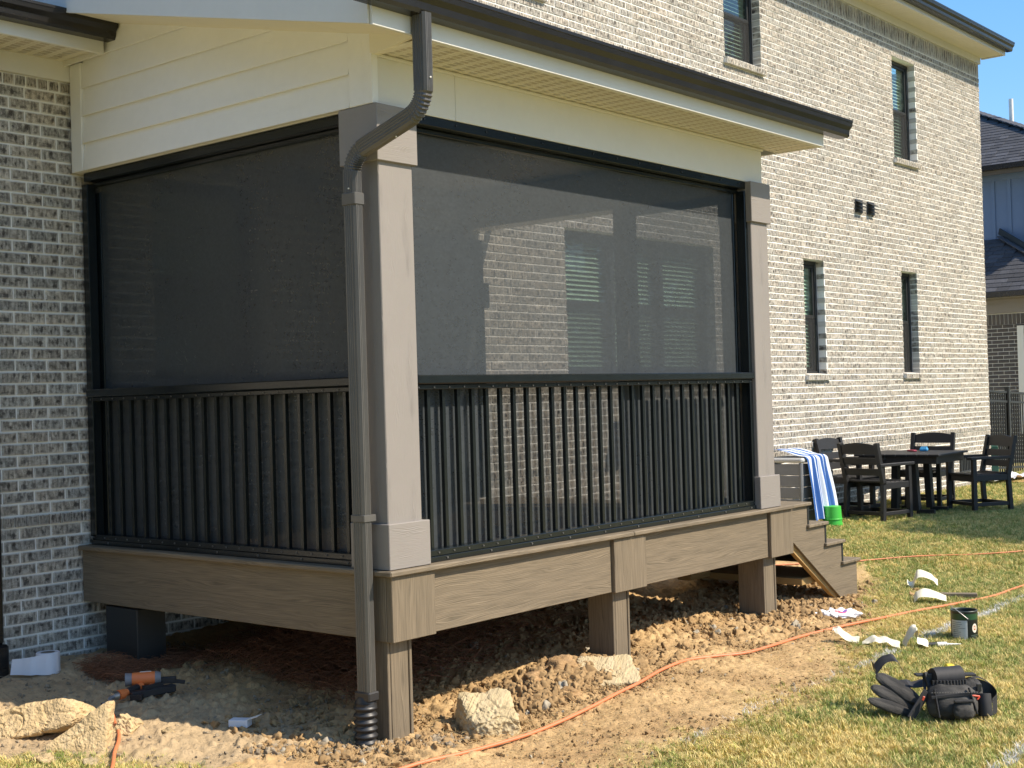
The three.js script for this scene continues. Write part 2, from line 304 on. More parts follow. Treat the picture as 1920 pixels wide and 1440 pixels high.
function mortarWall(x0, x1, y0, y1) {
  const s = new THREE.Shape([[x0, y0], [x1, y0], [x1, y1], [x0, y1]].map(([a, b]) => new THREE.Vector2(a, b)));
  for (const [a, b, c, d] of holes) if (a > x0 && b < x1) { const h = new THREE.Path(); const e = 0.004; h.moveTo(a - e, c - e); h.lineTo(a - e, d + e); h.lineTo(b + e, d + e); h.lineTo(b + e, c - e); h.closePath(); s.holes.push(h); }
  return flat(new THREE.ExtrudeGeometry(s, { depth: 0.26, bevelEnabled: false }).translate(0, 0, WZ - 0.268));
}
const wallL = M('brick_wall', mortarWall(-5.4, 3.5, -1, leftTop), mat.mortar, house, 'brick wall under the low eave, in the shade of the porch');
const wallR = M('brick_wall', mortarWall(3.5, XR - 0.012, -1, topY), mat.mortar, house, 'tall sunlit two-storey brick wall');
for (const b of near) brickMesh(b, b[1] < 3.6 ? wallL : wallR, WZ);
{ const m = M('brickwork', brickMass(listL.filter((b) => !nearSet.has(b)), WZ), mat.brick, wallL); m.userData.kind = 'stuff';
  const q = M('brickwork', brickMass(listR.filter((b) => !nearSet.has(b)), WZ), mat.brick, wallR); q.userData.kind = 'stuff'; }
// brick return at the far corner and the plain other walls that close the building
M('end_wall', bb(XR - 0.25, XR - 0.002, -1, 5.6, -11, WZ - 0.1), mat.mortar, house);
M('rear_wall', [bb(-5.6, XR, -1, 5.6, -11.3, -11), bb(-5.7, -5.4, -1, 2.9, -11, WZ - 0.02), bb(3.2, 3.5, 2.4, 5.6, -11, WZ - 0.27)], mat.mortar, house);
M('interior', [bb(3.5, XR - 0.25, -0.9, 5.5, -4.6, -4.5), bb(-5.4, 3.5, -0.9, 2.8, -4.6, -4.5), bb(-5.4, XR - 0.3, 2.9, 3.0, -4.5, WZ - 0.3), bb(-5.4, XR - 0.3, -0.2, -0.1, -4.5, WZ - 0.3)], mat.room, house);

function windowAt(k, o = {}) {
  const [x0, x1, y0, y1] = WIN[k], z = WZ - 0.105, f = 0.042, yt = o.top ?? y1;
  const fr = [bb(x0, x0 + f, y0, yt, z - 0.08, z), bb(x1 - f, x1, y0, yt, z - 0.08, z), bb(x0 + f, x1 - f, yt - f, yt, z - 0.08, z), bb(x0 + f, x1 - f, y0, y0 + f, z - 0.08, z)];
  const m = M('window', fr, mat.frame, house, o.label);
  const n = o.n || 1, pw = (x1 - x0 - 2 * f - (n - 1) * 0.06) / n, ym = (y0 + yt) / 2 + 0.02;
  for (let i = 0; i < n; i++) {
    const a = x0 + f + i * (pw + 0.06), b = a + pw, s = 0.035;
    if (i) M('mullion', bb(a - 0.06, a, y0 + f, yt - f, z - 0.08, z - 0.002), mat.frame, m);
    const sash = (c, d, zz) => [bb(a, a + s, c, d, zz - 0.03, zz), bb(b - s, b, c, d, zz - 0.03, zz), bb(a + s, b - s, d - s, d, zz - 0.03, zz), bb(a + s, b - s, c, c + s, zz - 0.03, zz)];
    M('sash', sash(ym - 0.02, yt - f, z - 0.015), mat.frame, m); M('sash', sash(y0 + f, ym + 0.02, z - 0.048), mat.frame, m);
    M('pane', bb(a + s, b - s, ym, yt - f - s, z - 0.033, z - 0.029, { b: 0 }), mat.glass, m); M('pane', bb(a + s, b - s, y0 + f + s, ym - 0.01, z - 0.066, z - 0.062, { b: 0 }), mat.glass, m);
    M('insect_screen', new THREE.PlaneGeometry(pw - 0.02, ym - y0 - f).translate((a + b) / 2, (ym + y0 + f) / 2, z - 0.012), mat.insect, m);
    const sl = []; for (let y = y0 + f + 0.03; y < yt - f - 0.02; y += 0.044) sl.push(cb(0, 0, 0, pw - 0.02, 0.003, 0.048, { b: 0 }).rotateX(0.62).translate((a + b) / 2, y, z - 0.1));
    M('blind', sl, mat.blind, m);
  }
  if (o.sill !== false) {
    const br = []; const nS = Math.round((x1 - x0 + 0.06) / 0.066);
    for (let i = 0; i < nS; i++) br.push(brickGeo(0.0615, 0.066, 0.2, Math.floor(rnd() * 48), tone().map((c) => c * 1.15), i % 4, 0.003).rotateX(0.12).translate(x0 - 0.03 + 0.066 * (i + 0.5), y0 - 0.034, WZ + 0.045 + rr(-0.002, 0.002)));
    M('window_sill', br, mat.brick, m);
    M('sill_bedding', bb(x0 - 0.028, x1 + 0.028, y0 - 0.058, y0 - 0.014, WZ - 0.1, WZ + 0.033), mat.mortar, m);
  }
}
windowAt('porch'); windowAt('triple', { n: 3, label: 'triple window seen through the porch screens' });
for (const k of ['lowA', 'lowB', 'upA', 'upB', 'upC']) windowAt(k);

// eave of the tall wall: frieze, soffit panels, fascia, gutter
M('frieze', bb(3.5, XR + 0.03, topY, topY + 0.115, WZ - 0.02, WZ + 0.022), mat.trim, house);
const roofM = M('roof', [prism([[-2.2, 5.8], [-11.4, 5.8], [-6.8, 8.2]], 3.2, XR + 0.12, 'x')], mat.shingle[1], house);
const tallS = topY + 0.1;
for (let x = 3.5; x < XR + 0.1; x += 0.102) M('soffit_panel', bb(x + 0.004, Math.min(x + 0.1, XR + 0.1), tallS, tallS + 0.008, WZ, -2.305, { b: 0.003 }), mat.soffitPlain, roofM);
M('fascia', [bb(3.4, XR + 0.11, tallS - 0.02, tallS + 0.14, -2.305, -2.285), bb(XR + 0.085, XR + 0.11, tallS - 0.02, tallS + 0.14, -2.64, -2.305)], mat.trim, roofM);
M('gutter', prism(gutterPoly(-2.283, tallS + 0.035, 0.125, 0.125), 3.3, XR + 0.16, 'x'), mat.gutter, roofM);
// low eave to the left of the porch
const low = M('low_roof', prism([[-2.22, 3.04], [-2.22, 3.07], [-11.4, 7.15], [-11.4, 7.05]], -5.9, -0.03, 'x'), mat.shingle[0], house, 'low shingled roof to the left of the porch');
{ const sl = Math.atan2(1.93, 4.38);
  for (let r = 0; r < 6; r++) for (let c = 0; c < 10; c++) { const g = cb(0, 0, 0, rr(0.26, 0.3), 0.009, 0.17, { b: 0.002 }); g.rotateX(sl + 0.03); const d = 0.06 + r * 0.14; const m = M('shingle', g.translate(-0.2 - c * 0.305 - (r % 2) * 0.15, 3.085 + d * Math.sin(sl), -2.22 - d * Math.cos(sl)), mat.shingle[Math.floor(rnd() * 3)], low); m.castShadow = true; } }
M('wall_plate', bb(-5.6, 3.2, leftTop - 0.02, 3.03, WZ - 0.2, WZ - 0.021), mat.pine, house);
M('frieze', bb(-5.6, -0.005, leftTop, 2.955, WZ - 0.02, WZ + 0.024), mat.trim, house);
for (let x = -5.5; x < -0.06; x += 0.1) M('soffit_panel', new THREE.PlaneGeometry(0.099, 0.415).rotateX(Math.PI / 2).translate(x + 0.05, 2.938, -2.452), mat.soffit, low);
M('sheathing', bb(-5.6, -0.02, 3.0, 3.012, WZ - 0.02, -2.25), mat.pine, low);
M('fascia', [bb(-5.7, -0.04, 2.912, 3.06, -2.245, -2.22), bb(-0.06, -0.04, 2.912, 3.06, -2.64, -2.245)], mat.trim, low);
M('gutter', prism(gutterPoly(-2.218, 2.985, 0.12, 0.11), -5.8, -0.015, 'x'), mat.gutter, low);
// downspout by the left edge of the picture
M('downspout', [bb(-0.68, -0.575, -0.5, 2.95, WZ + 0.02, WZ + 0.1, { b: 0.01 }), bb(-0.69, -0.565, -0.78, -0.5, WZ + 0.01, WZ + 0.14, { b: 0.015 })], mat.gutter, house);
// two wall vents and the crawl-space vent
for (const x of [10.93, 11.27]) {
  const v = M('wall_vent', [bb(x - 0.1, x + 0.1, 2.99, 3.15, WZ - 0.01, WZ + 0.015)], mat.frame, house);
  for (let i = 0; i < 3; i++) M('louvre', cb(0, 0, 0, 0.18, 0.008, 0.075, { b: 0.002 }).rotateX(0.5).translate(x, 3.025 + i * 0.045, WZ + 0.04), mat.frame, v);
}
{ const v = M('foundation_vent', [bb(13.92, 14.34, -0.42, -0.4, WZ, WZ + 0.02), bb(13.92, 14.34, -0.22, -0.2, WZ, WZ + 0.02), bb(13.92, 13.94, -0.4, -0.22, WZ, WZ + 0.02), bb(14.32, 14.34, -0.4, -0.22, WZ, WZ + 0.02), bb(13.94, 14.32, -0.4, -0.22, WZ - 0.01, WZ + 0.004)], mat.frame, house);
  M('grille', Array.from({ length: 6 }, (_, i) => bb(13.97 + i * 0.06, 13.99 + i * 0.06, -0.4, -0.22, WZ, WZ + 0.014)), mat.frame, v); }

// ------------------------------------------------------------------ the screened porch
const porch = thing('screened_porch', 'raised screened porch with black railings, taupe columns and wood-look composite deck', 'porch');
const D = (name, g, parent = porch, label) => M(name, g, mat.deck, parent, label);
// deck floor
for (let k = 0, z = -0.1; z > WZ + 0.03; k++, z -= 0.144) D('deck_board', bb(0.05, 3.94, -0.026, 0, Math.max(WZ + 0.012, z - 0.14), z, { g: 0 }));
D('border_board', [bb(-0.04, 2.0, -0.027, 0.001, -0.097, 0.045, { g: 0, b: 0.006 }), bb(2.002, 3.99, -0.027, 0.001, -0.097, 0.045, { g: 0, b: 0.006 })]);
D('border_board', bb(-0.04, 0.047, -0.027, 0.001, WZ + 0.012, -0.099, { g: 2, b: 0.006 }));
M('joist', [...Array.from({ length: 8 }, (_, i) => bb(0.2 + i * 0.48, 0.24 + i * 0.48, -0.24, -0.03, WZ + 0.02, -0.05)), bb(0.05, 3.9, -0.33, -0.25, -0.22, -0.1), bb(0.05, 3.9, -0.33, -0.25, -2.4, -2.28)], mat.pine, porch);
// skirt: long fascia boards with blocks over the footings
for (const [a, b] of [[0.292, 1.815], [2.152, 3.675]]) D('skirt_board', bb(a, b, -0.34, -0.028, -0.024, -0.002, { g: 0 }));
for (const [a, b] of [[-0.012, 0.29], [1.822, 2.15], [3.683, 3.998]]) D('skirt_block', bb(a, b, -0.345, -0.029, -0.02, 0.022, { g: 1 }));
D('skirt_board', bb(-0.01, 0.012, -0.34, -0.028, WZ + 0.015, -0.145, { g: 2 }));
D('skirt_block', bb(-0.014, 0.01, -0.345, -0.029, -0.143, -0.021, { g: 1 }));
D('skirt_board', bb(3.97, 3.995, -0.34, -0.028, WZ + 0.015, -1.2, { g: 2 }));
// footing posts wrapped in boards
function footing(x0, x1, z0, z1, label) {
  const y0 = gy((x0 + x1) / 2, z1) - 0.12, e = 0.022;
  const m = M('footing_post', bb(x0 + e, x1 - e, y0, -0.3, z0 + e, z1 - e, { g: 1 }), mat.deck, porch, label);
  D('wrap_board', bb(x0 + e + 0.003, x1 - e - 0.003, y0, -0.335, z1 - 0.016, z1 - 0.003, { g: 1 }), m);
  D('wrap_board', bb(x0, x0 + e - 0.003, y0, -0.335, z0, z1, { g: 1 }), m); D('wrap_board', bb(x1 - e + 0.003, x1, y0, -0.335, z0, z1, { g: 1 }), m);
}
footing(0.0, 0.17, -0.17, -0.035, 'front corner footing post beside the downspout'); footing(1.87, 2.04, -0.22, -0.035); footing(3.665, 3.835, -0.24, -0.035); M('footing_post', bb(0.0, 0.2, -0.75, -0.35, -2.42, -2.1, { b: 0.005 }), mat.frame, porch, 'footing post near the house wall, its deep shade put into a near-black colour');  // near-black colour on the rear post stands in for its deep shade
footing(3.7, 3.85, -2.3, -2.15);
// columns
function columnAt(x0, x1, z0, z1) {
  const c = M('column', bb(x0, x1, 0.2, 2.0, z0, z1, { g: 1, b: 0.004 }), mat.column, porch);
  M('column_base', bb(x0 - 0.016, x1 + 0.036, 0.003, 0.225, z0 - 0.02, z1 + 0.02, { g: 0 }), mat.column, c);
  M('column_cap', bb(x0 - 0.02, x1 + 0.022, 1.985, 2.262, z0 - 0.02, z1 + 0.02, { g: 0 }), mat.column, c);
}
columnAt(0.002, 0.238, -0.235, -0.005); columnAt(3.585, 3.81, -0.235, -0.005);
M('end_post', bb(3.585, 3.72, 0.002, 2.2, -1.17, -1.06, { g: 1 }), mat.column, porch);
M('end_jamb', bb(3.46, 3.58, 0.002, 2.2, WZ + 0.004, -2.56, { g: 1 }), mat.column, porch);
// front beam, soffit, fascia
const yb = (z) => 2.594 - 0.229 * z;                                         // underside of the rake
M('header_board', bb(0.02, 0.6, 2.264, 2.508, -0.07, -0.028), mat.trim, porch); M('header_board', bb(0.602, 3.8, 2.264, 2.508, -0.07, -0.028), mat.trim, porch);
M('header_beam', [bb(0.03, 3.78, 2.264, 2.575, -0.2, -0.075), bb(3.57, 3.78, 2.2, 2.49, WZ + 0.01, -0.21), bb(0.03, 0.16, 2.265, 2.49, WZ + 0.01, -0.21)], mat.trim, porch);
M('ceiling', bb(0.02, 3.78, 2.502, 2.515, WZ + 0.01, -0.205), mat.soffitPlain, porch);
{ M('sheathing', bb(0.0, 4.01, 2.558, 2.57, -0.06, 0.317), mat.pine, porch); const c = M('soffit', [bb(-0.02, 3.8, 2.497, 2.512, -0.027, -0.008), bb(-0.02, 4.03, 2.506, 2.518, 0.305, 0.318)], mat.trim, porch);
  for (let x = 0.02; x < 3.98; x += 0.101) M('soffit_panel', new THREE.PlaneGeometry(0.0995, 0.335).rotateX(Math.PI / 2).translate(x + 0.05, 2.514, 0.142), mat.soffit, c); }
M('fascia', bb(-0.345, 4.035, 2.508, 2.65, 0.319, 0.337), mat.trim, porch);
M('fascia_end', bb(4.012, 4.033, 2.51, 2.66, -2.6, 0.318), mat.trim, porch);
M('eave_return', [prism([[-0.002, 2.5], [0.03, 2.492], [0.3, 2.52], [0.31, 2.535], [0.02, 2.6], [-0.002, 2.6]], -0.035, -0.018, 'x'), bb(-0.018, 0.03, 2.5, 2.512, -0.02, 0.3)], mat.soffitPlain, porch, 'cream vinyl eave return at the porch corner');
// roof: rake soffit, rake board, shingles
const slab = (z0, z1, lo, hi) => [[z0, yb(z0) + lo], [z1, yb(z1) + lo], [z1, yb(z1) + hi], [z0, yb(z0) + hi]];
{ const r = M('roof', prism(slab(0.345, -2.64, 0.11, 0.2), -0.35, 4.06, 'x'), mat.shingle[1], porch);
  for (let r2 = 0; r2 < 6; r2++) M('rake_soffit', prism(slab(0.32 - r2 * 0.49, 0.32 - (r2 + 1) * 0.49 + 0.003, 0.0, 0.012), -0.335, 0.03, 'x'), mat.soffitPlain, r);
  M('rake_board', prism(slab(0.318, -2.62, -0.006, 0.24), -0.356, -0.336, 'x'), mat.trim, r); }
M('gutter', [prism(gutterPoly(0.338, 2.592, 0.112, 0.118), -0.46, 4.27, 'x'), bb(-0.461, -0.457, 2.6, 2.7, 0.34, 0.42), bb(4.268, 4.272, 2.6, 2.7, 0.34, 0.42)], mat.gutter, porch);
// gable siding on the left face
const laps = [2.265, 2.43, 2.595, 2.762, 2.928, 3.095, 3.26];
for (let i = 0; i < laps.length - 1; i++) {
  const y0 = laps[i], y1 = laps[i + 1] + 0.012, zr = -0.172, zl = -2.505, p = [[zl, y0]];
  const zAt = (y) => (2.594 - y) / 0.229;                                    // where the rake is at height y
  if (yb(zr) > y0) p.push([zr, y0], [zr, Math.min(y1, yb(zr))]); else p.push([Math.max(zl, zAt(y0)), y0]);
  if (yb(zr) < y1 && zAt(y1) > zl) p.push([zAt(y1), y1]);
  p.push([zl, Math.min(y1, yb(zl))]);
  if (yb(zl) <= y0) break;
  const g = prism(p.map(([z, y]) => [z, y]), -0.012, 0.0, 'x'), a = g.attributes.position;
  for (let k = 0; k < a.count; k++) a.setX(k, a.getX(k) + 0.012 - 0.021 * (1 - (a.getY(k) - y0) / (y1 - y0)));
  M('siding_board', g, mat.siding, porch);
}
M('corner_board', [bb(-0.022, 0.02, 2.264, yb(-0.17) - 0.002, -0.17, -0.005, { g: 1 })], mat.siding, porch);
M('corner_board', bb(-0.022, 0.02, 2.264, 2.92, WZ + 0.03, -2.507, { g: 1 }), mat.siding, porch);
M('gable_wall', prism([[WZ + 0.02, 2.27], [-0.03, 2.27], [-0.03, 2.59], [WZ + 0.02, 3.18]], 0.02, 0.1, 'x'), mat.trim, porch); M('gable_wall', prism([[WZ + 0.02, 2.4], [-0.03, 2.4], [-0.03, 2.59], [WZ + 0.02, 3.18]], 3.7, 3.78, 'x'), mat.trim, porch);

// screens: tracks, screws, weave
const B = (name, g, parent = porch) => M(name, g, mat.black, parent);
const fs = B('screen_frame', [bb(0.24, 3.583, 2.212, 2.262, -0.2, -0.03), bb(0.24, 0.275, 0.05, 2.198, -0.1, -0.04), bb(3.55, 3.583, 0.05, 2.198, -0.1, -0.03), bb(0.24, 3.583, 2.185, 2.21, -0.14, -0.09), bb(3.525, 3.548, 0.05, 2.2, -0.16, -0.11), bb(0.24, 0.27, 0.05, 2.2, -0.16, -0.11)]);
M('insect_screen', new THREE.PlaneGeometry(3.3, 2.165).translate(1.9, 1.118, -0.118), mat.screen, fs);
const ls = B('screen_frame', [bb(0.03, 0.16, 2.212, 2.262, -2.58, -0.237), bb(0.04, 0.1, 0.05, 2.198, -2.62, -2.56), bb(0.04, 0.1, 0.05, 2.198, -0.27, -0.238), bb(0.09, 0.14, 2.185, 2.21, -2.6, -0.24), bb(0.11, 0.16, 0.05, 2.15, -2.6, -2.53)]);
M('insect_screen', new THREE.PlaneGeometry(2.36, 2.165).rotateY(-Math.PI / 2).translate(0.117, 1.118, -1.42), mat.screen, ls);
const es = B('screen_frame', [bb(3.62, 3.66, 2.14, 2.2, -1.06, -0.24), bb(3.62, 3.66, 0.003, 0.07, -1.06, -0.24), bb(3.62, 3.66, 0.07, 2.14, -1.06, -1.01), bb(3.62, 3.66, 0.07, 2.14, -0.28, -0.24)]);
M('insect_screen', new THREE.PlaneGeometry(0.74, 2.1).rotateY(Math.PI / 2).translate(3.64, 1.1, -0.645), mat.screenThin, es);
const dr = B('added_screen_door', [bb(2.64, 2.73, 0.03, 2.1, -2.5, -2.465), bb(3.5, 3.59, 0.03, 2.1, -2.5, -2.465), bb(2.73, 3.5, 2.0, 2.1, -2.5, -2.465), bb(2.73, 3.5, 0.03, 0.28, -2.5, -2.465), bb(2.73, 3.5, 0.98, 1.06, -2.5, -2.465)]); dr.userData.label = 'guessed black screen door, added inside the porch to keep a sun patch off the house wall';  // guessed door leaf, added to block direct sun on the wall behind
M('insect_screen', [new THREE.PlaneGeometry(0.77, 0.94).translate(3.115, 1.53, -2.482), new THREE.PlaneGeometry(0.77, 0.7).translate(3.115, 0.63, -2.482)], mat.screen, dr); B('handle', bb(3.56, 3.62, 1.55, 1.75, -2.46, -2.43, { b: 0.008 }), dr);
const screws = []; for (let i = 0; i < 14; i++) screws.push(cyl(0.005, 0.005, 0.006, 0, 0, 0, 8).rotateX(Math.PI / 2).translate(0.36 + i * 0.24, 2.24, -0.028));
M('screw', screws, mat.frame, fs);
// railings
function railing(len, place) {                                               // along +x from 0, outside towards +z
  const P = (g) => g.applyMatrix4(place);
  const r = B('railing', [P(bb(0, len, 0.872, 0.897, -0.086, -0.012)), P(bb(0, len, 0.03, 0.062, -0.086, -0.01)), P(bb(0, len, 0.002, 0.03, -0.088, 0.0))]);
  B('cap_rail', P(bb(0, len, 0.899, 0.945, -0.09, 0.012, { b: 0.006, g: 0 })), r);
  const n = Math.round(len / 0.1125);
  for (let i = 0; i < n; i++) {
    const x = 0.018 + (len - 0.036) * i / (n - 1);
    B('baluster', P(bb(x - 0.011, x + 0.011, 0.06, 0.874, -0.074, -0.05, { b: 0.0015 })), r);
  }
  const sc = []; for (let i = 0; i < n; i++) { const x = 0.018 + (len - 0.036) * i / (n - 1); sc.push(P(cyl(0.0045, 0.0045, 0.006, 0, 0, 0, 8).rotateX(Math.PI / 2).translate(x, 0.884, -0.01)), P(cyl(0.0045, 0.0045, 0.006, 0, 0, 0, 8).rotateX(Math.PI / 2).translate(x, 0.047, -0.008))); if (i % 3 === 1) sc.push(P(cyl(0.0055, 0.0055, 0.008, 0, 0, 0, 8).rotateX(Math.PI / 2).translate(x + 0.05, 0.018, 0.001))); }
  M('screw', sc, mat.bronze, r);
}
railing(3.33, new THREE.Matrix4().makeTranslation(0.25, 0, -0.022));
railing(2.36, new THREE.Matrix4().makeRotationY(-Math.PI / 2).setPosition(0.03, 0, -2.6));
// stairs at the far end
{ const st = D('stair_stringer', prism([[4.0, -0.027], [4.25, -0.027], [4.25, -0.19], [4.515, -0.19], [4.515, -0.35], [4.78, -0.35], [4.78, -0.515], [5.03, -0.515], [5.03, -0.86], [4.9, -0.86], [4.0, -0.25]], -0.02, 0.003), porch, 'front stringer of the short stair, in wood-look composite');
  M('treated_stringer', [prism([[4.0, -0.06], [4.22, -0.06], [4.22, -0.22], [4.49, -0.22], [4.49, -0.38], [4.75, -0.38], [4.75, -0.55], [4.98, -0.55], [4.98, -0.86], [4.86, -0.86], [4.0, -0.3]], -0.06, -0.022), prism([[4.0, -0.06], [4.22, -0.06], [4.22, -0.22], [4.49, -0.22], [4.49, -0.38], [4.75, -0.38], [4.75, -0.55], [4.98, -0.55], [4.98, -0.86], [4.86, -0.86], [4.0, -0.3]], -1.14, -1.1)], mat.pine, st);
  for (const [x0, x1, y] of [[3.992, 4.285, -0.002], [4.236, 4.545, -0.165], [4.5, 4.81, -0.325], [4.765, 5.06, -0.49]]) D('tread', [bb(x0, x1, y - 0.025, y, -0.16, 0.028, { g: 2, b: 0.005 }), bb(x0, x1, y - 0.025, y, -1.17, -0.165, { g: 2, b: 0.005 })], st);
  for (const [x, y0, y1] of [[4.252, -0.19, -0.03], [4.517, -0.35, -0.19], [4.782, -0.515, -0.35]]) M('riser', bb(x + 0.001, x + 0.022, y0 + 0.002, y1 - 0.002, -1.16, 0.008, { g: 2 }), mat.frame, st);
  M('cleat', [bb(4.0, 4.04, -0.34, -0.1, -1.1, -0.07), bb(4.02, 4.3, -0.6, -0.33, -0.98, -0.86), bb(4.3, 4.9, -0.62, -0.57, -1.08, -0.08)], mat.pine, st); }
// downspout: swept fluted rectangle in the plane of the left wall
function sweepSpout(path, xc, w, d) {                                        // path of [z, y], corner radius built in
  const pts = [];
  const R = 0.105;
  path.forEach(([z, y], i) => {
    if (i === 0 || i === path.length - 1) { pts.push([z, y, 0]); return; }
    const [az, ay] = path[i - 1], [bz, by] = path[i + 1], u = new THREE.Vector2(az - z, ay - y).normalize(), v = new THREE.Vector2(bz - z, by - y).normalize();
    const A = [z + u.x * R, y + u.y * R], Bq = [z + v.x * R, y + v.y * R];
    for (let k = 0; k <= 22; k++) { const t = k / 22, s = 1 - t; pts.push([s * s * A[0] + 2 * s * t * z + t * t * Bq[0], s * s * A[1] + 2 * s * t * y + t * t * Bq[1], 1 + k]); }
  });
  const full = []; pts.forEach((p, i) => { full.push(p); });
  // section: flutes on every face
  const sec = []; const add = (a, b, n, nx, ny) => { for (let i = 0; i < n; i++) { const t = i / n; const f = t > 0.08 && t < 0.92 ? 0.0028 * (Math.round(((t - 0.08) / 0.84) * 8) % 2) : 0; sec.push([mix(a[0], b[0], t) - nx * f, mix(a[1], b[1], t) - ny * f, nx, ny]); } };
  const hw = w / 2, hd = d / 2, c = 0.009;
  add([-hw, -hd + c], [-hw, hd - c], 16, -1, 0); sec.push([-hw + c, hd, 0, 1]); add([-hw + c, hd], [hw - c, hd], 16, 0, 1); sec.push([hw, hd - c, 1, 0]); add([hw, hd - c], [hw, -hd + c], 16, 1, 0); add([hw - c, -hd], [-hw + c, -hd], 16, 0, -1);
  const S = sec.length, P = [], I = [];
  full.forEach(([z, y, k], i) => {
    const a = full[Math.max(0, i - 1)], b = full[Math.min(full.length - 1, i + 1)], tz = b[0] - a[0], ty = b[1] - a[1], l = Math.hypot(tz, ty), nz = -ty / l, ny = tz / l;   // n points to +z when going down
    const crimp = k > 3 && k < 21 ? ((k % 2) ? -0.009 : 0.0) : 0;
    for (const [sx, sd] of sec) { const inner = crimp ? 0.8 : 1; P.push(xc + sx * (crimp ? 0.93 : 1), y + ny * sd * (crimp ? inner : 1), z + nz * sd * (crimp ? inner : 1)); }
  });
  for (let i = 0; i < full.length - 1; i++) for (let j = 0; j < S; j++) { const a = i * S + j, b = i * S + (j + 1) % S, e = a + S, f = b + S; I.push(a, b, e, b, f, e); }
  let g = new THREE.BufferGeometry(); g.setAttribute('position', new THREE.Float32BufferAttribute(P, 3)); g.setAttribute('uv', new THREE.Float32BufferAttribute(P.flatMap((_, i) => (i % 3 ? [] : [P[i] + P[i + 2], P[i + 1]])), 2)); g.setIndex(I); g = g.toNonIndexed(); g.computeVertexNormals(); return g;
}
{ const xc = -0.076, d = M('downspout', sweepSpout([[0.385, 2.6], [0.385, 2.165], [-0.105, 2.015], [-0.105, -0.6]], xc, 0.058, 0.088), mat.bronze, porch, 'dark bronze downspout with two crimped elbows at the porch corner');
  M('sleeve', bb(xc - 0.033, xc + 0.033, 1.77, 1.83, -0.152, -0.058, { b: 0.004 }), mat.bronze, d); M('strap', bb(xc - 0.032, xc + 0.05, 0.24, 0.275, -0.151, -0.056, { b: 0.003 }), mat.bronze, d);
  M('adapter', [bb(xc - 0.036, xc + 0.036, -0.62, -0.575, -0.156, -0.054, { b: 0.006 }), lathe([[0.055, -0.66], [0.05, -0.62], [0.04, -0.6]], 16).translate(xc, 0, -0.115)], mat.corr, d);
  M('screw', [cyl(0.004, 0.004, 0.006, 0, 0, 0, 8).rotateZ(Math.PI / 2).translate(xc - 0.031, 1.85, -0.1), cyl(0.004, 0.004, 0.006, 0, 0, 0, 8).rotateX(Math.PI / 2).translate(xc, 2.3, 0.431), cyl(0.004, 0.004, 0.006, 0, 0, 0, 8).rotateX(Math.PI / 2).translate(xc, 2.06, 0.2)], mat.white, d); }
// string lights inside
{ const wire = [[0.3, 2.45, -2.3], [0.75, 2.26, -2.36], [0.97, 2.45, -2.4], [1.18, 2.27, -2.4], [1.42, 2.3, -2.4], [1.63, 2.44, -2.4], [1.86, 2.27, -2.4], [2.3, 2.45, -2.4]];
  const s = M('string_light', tube(wire, 0.005, 90, 6), mat.frame, porch);
  for (const x of [0.97, 1.63]) { M('bulb', lathe([[0, 2.32], [0.018, 2.325], [0.025, 2.345], [0.018, 2.372], [0.012, 2.38]], 14).translate(x, 0.02, -2.4), mat.dark, s); M('socket', cyl(0.014, 0.014, 0.06, x, 2.43, -2.4, 12), mat.frame, s); } }
// corrugated drain
{ const pr = []; for (let i = 0; i <= 44; i++) { const t = i / 44; pr.push([0.052 + 0.007 * Math.sin(t * Math.PI * 2 * 9), -0.93 + 0.3 * t]); } pr.push([0.05, -0.63], [0.047, -0.66]);
  T('drain_pipe', lathe(pr, 32).translate(-0.08, 0, -0.115), mat.corr, 'black corrugated drain pipe under the downspout at the porch corner', 'pipe'); }

